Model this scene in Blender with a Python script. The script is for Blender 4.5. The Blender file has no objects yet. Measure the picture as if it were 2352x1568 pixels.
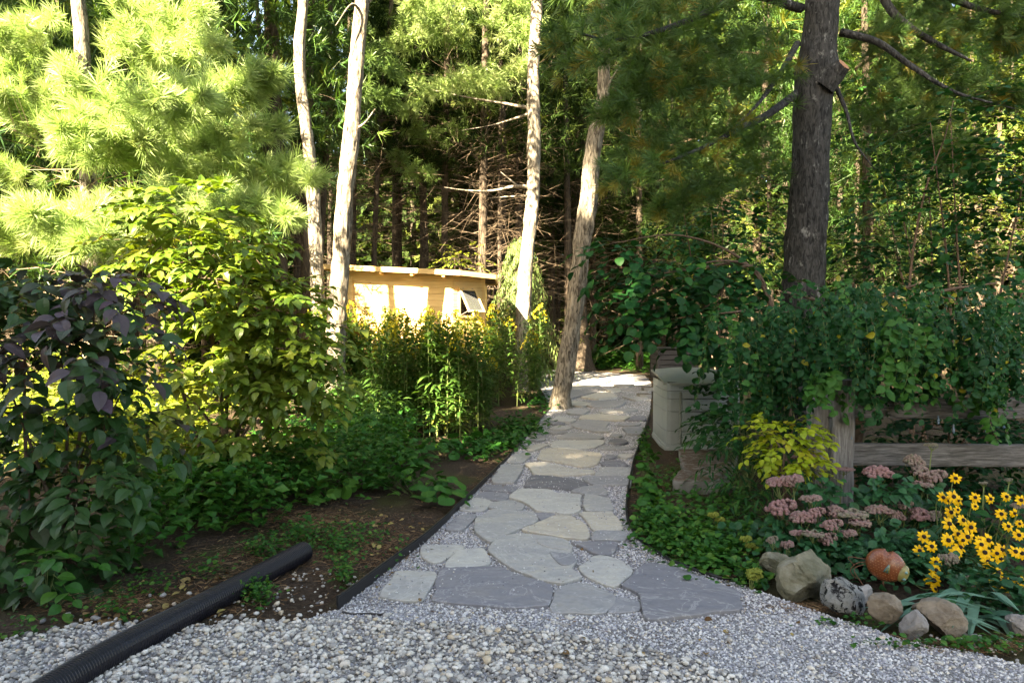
import bpy, math, random
import numpy as np
from mathutils import Vector, Matrix

random.seed(11)
R = np.random.default_rng(11)
SC = bpy.context.scene
COL = SC.collection

# ------------------------------------------------------------------ camera, light, exposure
CAM_H = 1.6
FPX, CX, CY = 1568.0, 1176.0, 784.0            # photo measured on a 2352 x 1568 grid
PITCH = math.atan2(34.0, FPX)                  # horizon sits slightly above the middle
cam_data = bpy.data.cameras.new('camera')
cam = bpy.data.objects.new('camera', cam_data)
COL.objects.link(cam)
cam_data.sensor_width = 36.0
cam_data.lens = 24.0
cam_data.clip_start = 0.05
cam_data.clip_end = 400.0
cam.location = (0, 0, CAM_H)
cam.rotation_euler = (math.radians(90) - PITCH, 0, 0)
SC.camera = cam

SUN_AZ, SUN_EL = math.radians(30), math.radians(35)   # sun behind the viewer, over the left shoulder
world = bpy.data.worlds.new('World')
SC.world = world
world.use_nodes = True
wn = world.node_tree
bg = wn.nodes['Background']
sky = wn.nodes.new('ShaderNodeTexSky')
sky.sky_type = 'NISHITA'
sky.sun_disc = False
sky.sun_elevation = SUN_EL
sky.sun_rotation = math.pi + SUN_AZ
sky.air_density = 1.0
sky.dust_density = 2.0
wn.links.new(sky.outputs[0], bg.inputs[0])
bg.inputs[1].default_value = 0.05

sun_data = bpy.data.lights.new('sun', 'SUN')
sun_data.energy = 5.0
sun_data.angle = math.radians(0.5)
sun_data.color = (1.0, 0.92, 0.78)
sun = bpy.data.objects.new('sun', sun_data)
COL.objects.link(sun)
sdir = Vector((math.sin(SUN_AZ) * math.cos(SUN_EL), math.cos(SUN_AZ) * math.cos(SUN_EL), -math.sin(SUN_EL)))
sun.rotation_euler = sdir.to_track_quat('-Z', 'Y').to_euler()
sun.location = (-10, -18, 20)

SC.view_settings.view_transform = 'Standard'
SC.view_settings.look = 'None'
SC.view_settings.exposure = 4.12
SC.view_settings.gamma = 1.0
SC.view_settings.use_curve_mapping = False
SC.view_settings.use_white_balance = True          # camera white balance set for open shade
SC.view_settings.white_balance_temperature = 8200
SC.view_settings.white_balance_tint = 10
SC.render.engine = 'CYCLES'
SC.cycles.max_bounces = 6
SC.cycles.diffuse_bounces = 4
SC.cycles.glossy_bounces = 2
SC.cycles.transmission_bounces = 4
SC.cycles.transparent_max_bounces = 8
SC.cycles.use_denoising = True
SC.cycles.sample_clamp_indirect = 8.0

# ------------------------------------------------------------------ measuring helpers
_c, _s = math.cos(PITCH), math.sin(PITCH)

def ray(px, py):
    a, b = (px - CX) / FPX, (CY - py) / FPX
    return np.array([a, _c + b * _s, -_s + b * _c])

def P(px, py, Y):
    """point seen at (px, py) that stands Y metres away"""
    d = ray(px, py)
    return np.array([0, 0, CAM_H]) + d * (Y / d[1])

def G(px, py, z=0.0):
    """point of the ground plane seen at (px, py)"""
    d = ray(px, py)
    return np.array([0, 0, CAM_H]) + d * ((z - CAM_H) / d[2])

# ------------------------------------------------------------------ noise
def _hash(i, j, k, seed):
    n = (i * 374761393 + j * 668265263 + k * 2147483647 + seed * 1274126177) & 0xffffffff
    n = ((n ^ (n >> 13)) * 1274126177) & 0xffffffff
    return ((n ^ (n >> 16)) & 0xffff) / 65535.0

def vnoise(p, seed=0):
    p = np.asarray(p, float)
    i = np.floor(p).astype(np.int64)
    f = p - i
    f = f * f * (3 - 2 * f)
    out = 0
    for dx in (0, 1):
        for dy in (0, 1):
            for dz in (0, 1):
                w = (f[:, 0] if dx else 1 - f[:, 0]) * (f[:, 1] if dy else 1 - f[:, 1]) * (f[:, 2] if dz else 1 - f[:, 2])
                out = out + w * _hash(i[:, 0] + dx, i[:, 1] + dy, i[:, 2] + dz, seed)
    return out * 2 - 1

def fbm(p, seed=0, octs=3):
    o, a = 0, 1.0
    p = np.asarray(p, float)
    for q in range(octs):
        o = o + a * vnoise(p * 2 ** q, seed + q)
        a *= .5
    return o

def unit(v):
    v = np.asarray(v, float)
    return v / np.maximum(np.linalg.norm(v, axis=-1, keepdims=True), 1e-9)

# ------------------------------------------------------------------ mesh accumulation
class Geo:
    def __init__(self):
        self.v, self.f, self.t, self.n = [], [], [], 0
    def add(self, V, F, tone=0.5):
        V = np.asarray(V, float)
        F = np.asarray(F, np.int64)
        self.v.append(V); self.f.append(F + self.n)
        t = np.empty(len(V)); t[:] = tone
        self.t.append(t); self.n += len(V)
    def inst(self, tpl, M, T, tone=0.5):
        """tpl = (V, F); M (N,3,3) columns are axes; T (N,3)"""
        V, F = tpl
        N = len(T)
        if N == 0: return
        W = np.einsum('nij,kj->nki', M, V) + T[:, None, :]
        FF = F[None] + (np.arange(N) * len(V))[:, None, None]
        t = np.empty(N); t[:] = tone
        self.v.append(W.reshape(-1, 3)); self.f.append(FF.reshape(-1, 3) + self.n)
        self.t.append(np.repeat(t, len(V))); self.n += N * len(V)
    def mesh(self, name, mat, origin=(0, 0, 0), smooth=False):
        me = bpy.data.meshes.new(name)
        V = np.concatenate(self.v) - np.asarray(origin, float)
        F = np.concatenate(self.f)
        me.vertices.add(len(V)); me.vertices.foreach_set('co', V.astype(np.float32).ravel())
        me.loops.add(F.size); me.loops.foreach_set('vertex_index', F.astype(np.int32).ravel())
        me.polygons.add(len(F)); me.polygons.foreach_set('loop_start', np.arange(0, F.size, 3, dtype=np.int32))
        me.polygons.foreach_set('use_smooth', np.full(len(F), smooth))
        at = me.attributes.new('tone', 'FLOAT', 'POINT')
        at.data.foreach_set('value', np.concatenate(self.t).astype(np.float32))
        me.update(calc_edges=True)
        me.materials.append(mat)
        return me
    def build(self, name, mat, parent=None, smooth=False, kind=None, origin=None):
        if origin is None:
            origin = tuple(parent['_o']) if (parent is not None and '_o' in parent) else (0, 0, 0)
        o = bpy.data.objects.new(name, self.mesh(name, mat, origin, smooth))
        COL.objects.link(o)
        if parent is not None: o.parent = parent
        elif any(origin): o.location = origin
        if kind: o['kind'] = kind
        return o

def thing(name, label, cat, loc=(0, 0, 0), group=None):
    o = bpy.data.objects.new(name, None)
    COL.objects.link(o)
    o.empty_display_size = .1
    o.location = loc
    o['_o'] = [float(q) for q in loc]
    o['label'] = label; o['category'] = cat
    if group: o['group'] = group
    return o

def tag(o, label, cat, group=None):
    o['label'] = label; o['category'] = cat
    if group: o['group'] = group
    return o

def place(name, me, parent, M, T):
    """one object that shares mesh data, standing at T with axes M"""
    o = bpy.data.objects.new(name, me)
    COL.objects.link(o)
    o.parent = parent
    po = parent['_o'] if '_o' in parent else (0, 0, 0)
    m = Matrix.Identity(4)
    for i in range(3):
        for j in range(3): m[i][j] = M[i][j]
        m[i][3] = T[i] - po[i]
    o.matrix_local = m
    return o

def copy_tree(o, parent=None):
    c = o.copy(); COL.objects.link(c)
    if parent is not None: c.parent = parent
    for ch in o.children: copy_tree(ch, c)
    return c

# ------------------------------------------------------------------ shape templates
def frames(D, Nn):
    D = unit(D)
    X = unit(np.cross(D, Nn))
    Z = np.cross(X, D)
    return np.stack([X, D, Z], axis=2)

def leaf_tpl(w=.3, n=4, fold=.25, droop=.12, peak=.4, tip=1.0):
    """leaf of length 1 along +Y, face +Z, folded along its midrib and drooping to the tip"""
    V, F = [[0, 0, 0]], []
    for i in range(1, n):
        t = i / n
        ww = w * (math.sin(math.pi * t ** (math.log(.5) / math.log(peak)))) ** (.8 if tip >= 1 else .6)
        z = .06 * math.sin(math.pi * t) - droop * t * t
        V += [[-ww, t - .03, z + fold * ww], [0, t, z], [ww, t - .03, z + fold * ww]]
    V.append([0, 1, -droop])
    b = 1
    F += [[0, b + 1, b], [0, b + 2, b + 1]]
    for i in range(n - 2):
        c = b + 3
        F += [[b, b + 1, c + 1], [b, c + 1, c], [b + 1, b + 2, c + 2], [b + 1, c + 2, c + 1]]
        b = c
    e = len(V) - 1
    F += [[b, b + 1, e], [b + 1, b + 2, e]]
    return np.array(V, float), np.array(F)

LEAF_BIG = leaf_tpl(.30, 6, .22, .18, .42)
LEAF_OVAL = leaf_tpl(.36, 4, .2, .1, .48)
LEAF_ROUND = leaf_tpl(.44, 6, .15, .08, .45, .5)
LEAF_SMALL = leaf_tpl(.32, 2, .3, .1, .5)
LEAF_NARROW = leaf_tpl(.085, 3, .3, .35, .4)
LEAF_STRAP = leaf_tpl(.06, 7, .4, .55, .5)

def heart_tpl():
    out = []
    for a in np.linspace(0, 2 * math.pi, 15)[:-1]:
        r = .5 * (1 - .42 * abs(math.cos(a / 2)) ** 6 * 1.0)
        x, y = math.sin(a) * r * 1.05, -math.cos(a) * r + .34
        out.append([x, y, -.25 * (x * x) - .12 * y * y + .03 * math.sin(3 * a)])
    V = np.array([[0, .22, .03]] + out)
    n = len(out)
    F = np.array([[0, 1 + i, 1 + (i + 1) % n] for i in range(n)])
    return V, F
LEAF_HEART = heart_tpl()

def tuft_tpl(n, length, width, spread, seed):
    r = np.random.default_rng(seed)
    V, F = [], []
    for i in range(n):
        a = r.uniform(0, 2 * math.pi)
        el = r.uniform(.1, 1) ** .6 * spread
        d = np.array([math.sin(el) * math.cos(a), math.cos(el), math.sin(el) * math.sin(a)])
        side = unit(np.cross(d, r.normal(size=3)))
        L = length * r.uniform(.75, 1.1)
        b = d * .0 + np.array([0, r.uniform(-.35, .1) * length, 0])
        tipd = b + d * L + np.array([0, 0, -.06 * L])
        k = len(V)
        V += [b - side * width * .5, b + side * width * .5, b + d * L * .6 + side * width * .45, tipd]
        F += [[k, k + 1, k + 2], [k, k + 2, k + 3]]
    return np.array(V), np.array(F)
TUFTS = [tuft_tpl(46, 1.0, .024, 1.3, 40 + q) for q in range(4)]
TUFTS_MID = [tuft_tpl(20, 1.0, .055, 1.3, 60 + q) for q in range(4)]
TUFTS_FAR = [(t[0].reshape(-1, 4, 3)[:, [0, 1, 3]].reshape(-1, 3), np.arange(len(t[0]) // 4 * 3).reshape(-1, 3)) for t in (tuft_tpl(13, 1.0, .075, 1.4, 80 + q) for q in range(4))]
LEAF_FLAT = (np.array([[0, 0, 0], [.34, .45, .06], [0, 1, -.05], [-.34, .45, .06]]), np.array([[0, 1, 2], [0, 2, 3]]))

def ico(sub):
    import bmesh
    bm = bmesh.new()
    bmesh.ops.create_icosphere(bm, subdivisions=sub, radius=1)
    V = np.array([v.co[:] for v in bm.verts]); F = np.array([[v.index for v in f.verts] for f in bm.faces])
    bm.free()
    return V, F
ICO1, ICO2, ICO3, ICO4 = ico(1), ico(2), ico(3), ico(4)

def rot_rand(N, flat=False):
    a = R.uniform(0, 2 * math.pi, N)
    c, s = np.cos(a), np.sin(a)
    M = np.zeros((N, 3, 3))
    M[:, 0, 0] = c; M[:, 0, 1] = -s; M[:, 1, 0] = s; M[:, 1, 1] = c; M[:, 2, 2] = 1
    if not flat:
        t = R.normal(0, .45, N); c, s = np.cos(t), np.sin(t)
        X = np.zeros((N, 3, 3)); X[:, 0, 0] = 1; X[:, 1, 1] = c; X[:, 1, 2] = -s; X[:, 2, 1] = s; X[:, 2, 2] = c
        M = M @ X
    return M

def resample(pts, rad, n):
    pts = np.asarray(pts, float); rad = np.asarray(rad, float)
    d = np.r_[0, np.cumsum(np.linalg.norm(np.diff(pts, axis=0), axis=1))]
    t = np.linspace(0, d[-1], n)
    # cubic hermite through the points
    m = np.gradient(pts, d, axis=0)
    k = np.clip(np.searchsorted(d, t, 'right') - 1, 0, len(d) - 2)
    h = (d[k + 1] - d[k])[:, None]; u = ((t - d[k]) / h[:, 0])[:, None]
    q = (2 * u**3 - 3 * u**2 + 1) * pts[k] + (u**3 - 2 * u**2 + u) * h * m[k] + (-2 * u**3 + 3 * u**2) * pts[k + 1] + (u**3 - u**2) * h * m[k + 1]
    return q, np.interp(t, d, rad)

def tube(g, pts, rad, sides=8, n=None, rough=0.0, tone=.5, cap=True, ridge=0.0, seed=0):
    pts = np.asarray(pts, float)
    rad = np.broadcast_to(np.asarray(rad, float), (len(pts),))
    if n: pts, rad = resample(pts, rad, n)
    N = len(pts)
    T = unit(np.gradient(pts, axis=0))
    ref = np.array([0, 0, 1.]) if abs(T[0][2]) < .9 else np.array([0, 1., 0])
    X = np.zeros((N, 3)); x = unit(np.cross(T[0], ref))
    for i in range(N):
        x = x - T[i] * np.dot(x, T[i]); x = x / max(np.linalg.norm(x), 1e-9); X[i] = x
    Y = np.cross(T, X)
    a = np.arange(sides) * 2 * math.pi / sides
    rr = rad[:, None] * np.ones(sides)[None]
    if rough or ridge:
        L = np.r_[0, np.cumsum(np.linalg.norm(np.diff(pts, axis=0), axis=1))]
        q = np.stack(np.broadcast_arrays(np.cos(a)[None] * 1.6 + 5, np.sin(a)[None] * 1.6 + 5, L[:, None] * 1.4), -1).reshape(-1, 3)
        rr = rr * (1 + rough * fbm(q, seed, 2).reshape(N, sides))
        if ridge:
            q = np.stack(np.broadcast_arrays(np.cos(a)[None] * 5.5 + 9, np.sin(a)[None] * 5.5 + 9, L[:, None] * 3.2), -1).reshape(-1, 3)
            rd = np.abs(vnoise(q, seed + 5)) * 2 - .6
            rr = rr * (1 + ridge * rd.reshape(N, sides))
    V = pts[:, None] + rr[..., None] * (np.cos(a)[None, :, None] * X[:, None] + np.sin(a)[None, :, None] * Y[:, None])
    V = V.reshape(-1, 3)
    i, j = np.meshgrid(np.arange(N - 1), np.arange(sides), indexing='ij')
    j2 = (j + 1) % sides
    A, B, C, D = i * sides + j, i * sides + j2, (i + 1) * sides + j2, (i + 1) * sides + j
    F = np.concatenate([np.stack([A, B, C], -1).reshape(-1, 3), np.stack([A, C, D], -1).reshape(-1, 3)])
    if cap:
        V = np.concatenate([V, pts[:1], pts[-1:]])
        k = np.arange(sides); k2 = (k + 1) % sides; o = (N - 1) * sides
        F = np.concatenate([F, np.stack([k2, k, np.full(sides, N * sides)], -1), np.stack([o + k, o + k2, np.full(sides, N * sides + 1)], -1)])
    g.add(V, F, tone)

def twigs(g, A, B, r, tone=.5):
    """many thin three-sided twigs from A to B (N,3)"""
    N = len(A)
    if N == 0: return
    D = unit(B - A)
    X = unit(np.cross(D, np.array([.3, .5, .81]))); Y = np.cross(D, X)
    r = np.broadcast_to(np.asarray(r, float), (N,))[:, None]
    V = np.zeros((N, 4, 3))
    for q in range(3):
        a = q * 2.0944
        V[:, q] = A + r * (math.cos(a) * X + math.sin(a) * Y)
    V[:, 3] = B
    F = np.array([[0, 1, 3], [1, 2, 3], [2, 0, 3]])[None] + (np.arange(N) * 4)[:, None, None]
    t = np.empty(N); t[:] = tone
    g.add(V.reshape(-1, 3), F.reshape(-1, 3), np.repeat(t, 4))

def box(g, c, s, rotz=0.0, tone=.5, jit=0.0, bev=0.0, Rm=None):
    """box with bevelled long edges; c centre, s size"""
    x, y, z = [q / 2 for q in s]
    if bev > 0:
        b = bev
        prof = [(-y + b, -z), (y - b, -z), (y, -z + b), (y, z - b), (y - b, z), (-y + b, z), (-y, z - b), (-y, -z + b)]
    else:
        prof = [(-y, -z), (y, -z), (y, z), (-y, z)]
    n = len(prof)
    V = [[-x, p[0], p[1]] for p in prof] + [[x, p[0], p[1]] for p in prof]
    F = []
    for i in range(n):
        k = (i + 1) % n
        F += [[i, n + i, n + k], [i, n + k, k]]
    for i in range(1, n - 1):
        F += [[0, i, i + 1], [n, n + i + 1, n + i]]
    V = np.array(V, float)
    F = np.array(F)[:, ::-1]
    if jit: V = V + R.normal(0, jit, V.shape)
    if Rm is None:
        ca, sa = math.cos(rotz), math.sin(rotz)
        Rm = np.array([[ca, -sa, 0], [sa, ca, 0], [0, 0, 1]])
    g.add(V @ np.asarray(Rm).T + np.asarray(c), F, tone)

def prism(g, poly, z0, z1, tone=.5, bev=0.0, top_noise=0.0):
    """flat polygon (counter-clockwise, n x 2) with thickness and a worn top edge"""
    poly = np.asarray(poly, float)
    if np.sum(poly[:, 0] * np.roll(poly[:, 1], -1) - np.roll(poly[:, 0], -1) * poly[:, 1]) < 0: poly = poly[::-1]
    n = len(poly); c = poly.mean(0)
    ins = poly + (c - poly) * np.minimum(.5, bev / np.maximum(np.linalg.norm(poly - c, axis=1, keepdims=True), 1e-6))
    zz = np.full(n, z1)
    V = np.concatenate([np.c_[poly, np.full(n, z0)], np.c_[poly, zz - bev * .7], np.c_[ins, zz]])
    F = []
    for i in range(n):
        k = (i + 1) % n
        F += [[i, k, n + k], [i, n + k, n + i], [n + i, n + k, 2 * n + k], [n + i, 2 * n + k, 2 * n + i]]
    from mathutils.geometry import tessellate_polygon
    for t in tessellate_polygon([[Vector((p[0], p[1], 0)) for p in ins]]):
        a, b, cc = t
        e1, e2 = ins[b] - ins[a], ins[cc] - ins[a]
        F.append([2 * n + q for q in ((a, b, cc) if e1[0] * e2[1] - e1[1] * e2[0] > 0 else (a, cc, b))])
    g.add(V, np.array(F), tone)

def ragged(poly, step=.05, amp=.012, seed=0):
    """a polygon with straight sides turned into a broken, slightly wavy outline"""
    out = []
    poly = np.asarray(poly, float)
    for i in range(len(poly)):
        a, b = poly[i], poly[(i + 1) % len(poly)]
        L = np.linalg.norm(b - a); k = max(1, int(L / step))
        for q in range(k): out.append(a + (b - a) * q / k)
    out = np.array(out)
    # soften corners
    sm = (np.roll(out, 1, 0) + 2 * out + np.roll(out, -1, 0)) / 4
    nz = np.stack([fbm(np.c_[sm * 7, np.zeros(len(sm))], seed, 2), fbm(np.c_[sm * 7 + 31, np.ones(len(sm))], seed + 9, 2)], 1)
    return sm + nz * amp

def inside(pts, poly):
    x, y = pts[:, 0], pts[:, 1]
    c = np.zeros(len(pts), bool)
    n = len(poly)
    for i in range(n):
        x1, y1 = poly[i]; x2, y2 = poly[i - 1]
        m = ((y1 > y) != (y2 > y)) & (x < (x2 - x1) * (y - y1) / (y2 - y1 + 1e-12) + x1)
        c ^= m
    return c

# ------------------------------------------------------------------ materials
def mat(name):
    m = bpy.data.materials.new(name); m.use_nodes = True
    nt = m.node_tree; nt.nodes.clear()
    out = nt.nodes.new('ShaderNodeOutputMaterial')
    return m, nt, out

def node(nt, typ, **kw):
    n = nt.nodes.new(typ)
    for k, v in kw.items():
        if k in ('op', 'operation'): n.operation = v
        elif hasattr(n, k): setattr(n, k, v)
    return n

def ramp(nt, src, stops):
    r = nt.nodes.new('ShaderNodeValToRGB')
    e = r.color_ramp.elements
    while len(e) > 1: e.remove(e[-1])
    for i, (p, c) in enumerate(stops):
        q = e[0] if i == 0 else e.new(p)
        q.position = p; q.color = (*c, 1)
    nt.links.new(src, r.inputs[0])
    return r.outputs[0]

def noise(nt, scale, detail=4, rough=.55, vec=None, stretch=None, dist=0):
    n = nt.nodes.new('ShaderNodeTexNoise')
    n.inputs['Scale'].default_value = scale; n.inputs['Detail'].default_value = detail
    n.inputs['Roughness'].default_value = rough; n.inputs['Distortion'].default_value = dist
    tc = nt.nodes.new('ShaderNodeTexCoord')
    src = tc.outputs['Object'] if vec is None else vec
    if stretch:
        mp = nt.nodes.new('ShaderNodeMapping'); mp.inputs['Scale'].default_value = stretch
        nt.links.new(src, mp.inputs[0]); src = mp.outputs[0]
    nt.links.new(src, n.inputs['Vector'])
    return n.outputs['Fac']

def mixc(nt, fac, a, b, typ='MIX'):
    m = nt.nodes.new('ShaderNodeMix'); m.data_type = 'RGBA'; m.blend_type = typ
    for s, v in ((m.inputs[0], fac), (m.inputs[6], a), (m.inputs[7], b)):
        if isinstance(v, (int, float)): s.default_value = v
        elif isinstance(v, tuple): s.default_value = (*v, 1)
        else: nt.links.new(v, s)
    return m.outputs[2]

def math_(nt, op, a, b=0.0):
    m = nt.nodes.new('ShaderNodeMath'); m.operation = op
    for s, v in ((m.inputs[0], a), (m.inputs[1], b)):
        if isinstance(v, (int, float)): s.default_value = v
        else: nt.links.new(v, s)
    return m.outputs[0]

def tone_out(nt):
    a = nt.nodes.new('ShaderNodeAttribute'); a.attribute_name = 'tone'
    return a.outputs['Fac']

def finish(nt, out, col, rough=.8, spec=.3, height=None, bump=.3, dist=.01, metal=0):
    b = nt.nodes.new('ShaderNodeBsdfPrincipled')
    if isinstance(col, tuple): b.inputs['Base Color'].default_value = (*col, 1)
    else: nt.links.new(col, b.inputs['Base Color'])
    if isinstance(rough, (int, float)): b.inputs['Roughness'].default_value = rough
    else: nt.links.new(rough, b.inputs['Roughness'])
    b.inputs['Specular IOR Level'].default_value = spec
    b.inputs['Metallic'].default_value = metal
    if height is not None:
        bp = nt.nodes.new('ShaderNodeBump'); bp.inputs['Strength'].default_value = bump; bp.inputs['Distance'].default_value = dist
        nt.links.new(height, bp.inputs['Height']); nt.links.new(bp.outputs[0], b.inputs['Normal'])
    nt.links.new(b.outputs[0], out.inputs[0])
    return b

def leaf_mat(name, stops, transl=.35, rough=.5, spec=.3, warm=(1.25, 1.15, .55)):
    m, nt, out = mat(name)
    col = ramp(nt, tone_out(nt), stops)
    n = noise(nt, 9.0, 2)
    col = mixc(nt, .5, col, mixc(nt, n, (.55, .55, .55), (1.35, 1.35, 1.35)), 'MULTIPLY')
    b = nt.nodes.new('ShaderNodeBsdfPrincipled')
    nt.links.new(col, b.inputs['Base Color'])
    b.inputs['Roughness'].default_value = rough; b.inputs['Specular IOR Level'].default_value = spec
    t = nt.nodes.new('ShaderNodeBsdfTranslucent')
    nt.links.new(mixc(nt, 1.0, col, warm, 'MULTIPLY'), t.inputs[0])
    mx = nt.nodes.new('ShaderNodeMixShader'); mx.inputs[0].default_value = transl
    nt.links.new(b.outputs[0], mx.inputs[1]); nt.links.new(t.outputs[0], mx.inputs[2])
    nt.links.new(mx.outputs[0], out.inputs[0])
    return m

def bark_mat(name, dark, light, scale=1.0, bump=.7, lichen=None, zs=.16):
    m, nt, out = mat(name)
    n1 = noise(nt, 24 * scale, 5, .65, stretch=(1, 1, zs), dist=1.0)
    n2 = noise(nt, 3.0, 3)
    n3 = noise(nt, 90 * scale, 3, stretch=(1, 1, .35))
    col = ramp(nt, n1, [(.36, dark), (.50, tuple((a + b) / 2 for a, b in zip(dark, light))), (.62, light)])
    col = mixc(nt, .6, col, mixc(nt, n2, (.6, .6, .6), (1.3, 1.3, 1.3)), 'MULTIPLY')
    if lichen is not None:
        l = ramp(nt, noise(nt, 11, 5, .65, stretch=(1, 1, .5)), [(.60, (0, 0, 0)), (.70, (1, 1, 1))])
        col = mixc(nt, l, col, lichen)
    h = math_(nt, 'ADD', n1, math_(nt, 'MULTIPLY', n3, .35))
    finish(nt, out, col, .9, .15, h, bump, .02)
    return m

def plain(name, col, rough=.6, spec=.3, nscale=30, var=.25, bump=.1, dist=.004, stretch=None):
    m, nt, out = mat(name)
    n = noise(nt, nscale, 5, .6, stretch=stretch)
    lo = tuple(c * (1 - var) for c in col); hi = tuple(min(1, c * (1 + var)) for c in col)
    finish(nt, out, ramp(nt, n, [(.25, lo), (.75, hi)]), rough, spec, n, bump, dist)
    return m

M_PINE = leaf_mat('pine_needles', [(0, (.07, .14, .035)), (.5, (.20, .30, .085)), (.85, (.28, .38, .14)), (1, (.32, .37, .16))], .40, .45, .3, (1.12, 1.12, .8))  # needle colour raised to carry the sunlight on the lit boughs
M_PINE_SHADE = leaf_mat('shaded_pine_needles', [(0, (.025, .07, .018)), (.55, (.055, .12, .026)), (.82, (.085, .145, .03)), (.9, (.16, .16, .025)), (1, (.20, .17, .03))], .35, .45, .3)  # darker copy of the needle colour, with shade put into it
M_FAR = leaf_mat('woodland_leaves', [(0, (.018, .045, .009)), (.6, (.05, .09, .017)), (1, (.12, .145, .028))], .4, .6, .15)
M_DEEP = leaf_mat('shaded_conifer_leaves', [(0, (.008, .02, .005)), (.6, (.025, .05, .010)), (1, (.07, .09, .018))], .25, .7, .1)  # leaf colour lowered so the forest interior reads as deep shade
M_SPRUCE = leaf_mat('spruce_needles', [(0, (.06, .11, .03)), (1, (.14, .19, .06))], .25, .6, .2)
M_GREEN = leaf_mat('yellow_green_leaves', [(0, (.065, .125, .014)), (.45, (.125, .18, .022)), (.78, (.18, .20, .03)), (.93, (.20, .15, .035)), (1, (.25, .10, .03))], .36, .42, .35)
M_PURPLE = leaf_mat('purple_green_leaves', [(0, (.016, .056, .012)), (.5, (.030, .075, .020)), (.70, (.040, .042, .028)), (.84, (.075, .05, .065)), (1, (.125, .075, .13))], .22, .45, .3, (1.0, 1.0, .6))
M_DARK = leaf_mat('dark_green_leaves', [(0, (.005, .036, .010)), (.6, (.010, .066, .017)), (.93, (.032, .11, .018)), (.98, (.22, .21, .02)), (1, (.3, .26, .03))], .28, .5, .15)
M_YELLOW = leaf_mat('chartreuse_leaves', [(0, (.14, .22, .012)), (.7, (.27, .33, .015)), (1, (.38, .34, .03))], .35, .45, .3)
M_GOLDLEAF = leaf_mat('goldenrod_leaves', [(0, (.028, .085, .018)), (.7, (.075, .155, .028)), (1, (.17, .18, .035))], .45, .5, .3)
M_GOLD = leaf_mat('goldenrod_plumes', [(0, (.20, .22, .03)), (.6, (.36, .31, .02)), (1, (.30, .2, .03))], .3, .7, .1, (1, 1, .8))
M_COVER = leaf_mat('ground_cover_leaves', [(0, (.012, .065, .010)), (.6, (.030, .12, .018)), (1, (.075, .17, .024))], .3, .45, .2)
M_SEDUMLEAF = leaf_mat('sedum_leaves', [(0, (.008, .05, .017)), (1, (.022, .09, .030))], .18, .45, .22)
M_GREYLEAF = leaf_mat('grey_green_strap_leaves', [(0, (.05, .14, .09)), (1, (.12, .23, .16))], .2, .5, .3)
M_PINK = leaf_mat('dusty_pink_florets', [(0, (.15, .16, .10)), (.4, (.20, .16, .13)), (1, (.255, .145, .14))], .2, .8, .1, (1, 1, 1))
M_PETAL = leaf_mat('yellow_petals', [(0, (.72, .40, .008)), (1, (.88, .55, .015))], .3, .5, .2, (1, 1, .8))
M_DISC = plain('dark_flower_disc', (.018, .011, .008), .9)
M_LIME = leaf_mat('lime_flower_buds', [(0, (.16, .2, .03)), (1, (.25, .27, .06))], .25, .7, .1)
M_TWIG = plain('twig_bark', (.10, .07, .05), .9, .1)
M_DEAD = plain('dead_branch_bark', (.13, .098, .068), .9, .1, 20, .35)
M_STEM = plain('green_stem', (.10, .13, .04), .7)
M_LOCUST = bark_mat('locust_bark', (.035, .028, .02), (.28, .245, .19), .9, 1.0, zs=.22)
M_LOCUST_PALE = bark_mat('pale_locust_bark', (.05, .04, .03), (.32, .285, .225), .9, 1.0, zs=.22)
M_PINEBARK = bark_mat('dark_pine_bark', (.012, .0125, .013), (.058, .059, .059), 1.0, 1.0, (.17, .175, .17), .3)
M_FORESTBARK = bark_mat('forest_bark', (.028, .021, .016), (.095, .075, .055), 1.0, .5)

# ================================================================== GROUND
def ground_mat():
    m, nt, out = mat('woodland_soil')
    a = noise(nt, 1.3, 4); b = noise(nt, 38, 6, .7); c = noise(nt, 150, 3)
    col = ramp(nt, b, [(.3, (.022, .015, .010)), (.55, (.065, .046, .032)), (.75, (.13, .098, .07))])
    col = mixc(nt, ramp(nt, a, [(.5, (0, 0, 0)), (.68, (.8, .8, .8))]), col, (.055, .060, .018))
    finish(nt, out, col, .95, .1, math_(nt, 'ADD', b, math_(nt, 'MULTIPLY', c, .5)), .8, .03)
    return m

def axis_steps(a, b, fine0, fine1, fs, cs):
    return np.unique(np.round(np.r_[np.arange(a, fine0, cs), np.arange(fine0, fine1, fs), np.arange(fine1, b + cs, cs)], 3))
gx = axis_steps(-90, 90, -7, 7, .12, 4.0); gy = axis_steps(-40, 130, 2, 16, .12, 4.0)
XX, YY = np.meshgrid(gx, gy)
pp = np.c_[XX.ravel(), YY.ravel(), np.zeros(XX.size)]
zz = -.012 + .02 * fbm(pp * 1.7, 3, 3)
V = np.c_[pp[:, 0], pp[:, 1], np.minimum(zz, .004)]
nx = len(gx)
i, j = np.meshgrid(np.arange(len(gy) - 1), np.arange(nx - 1), indexing='ij')
A = i * nx + j
F = np.concatenate([np.stack([A, A + 1, A + nx + 1], -1).reshape(-1, 3), np.stack([A, A + nx + 1, A + nx], -1).reshape(-1, 3)])
g = Geo(); g.add(V, F)
g.build('ground', ground_mat(), smooth=True, kind='structure')

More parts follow.
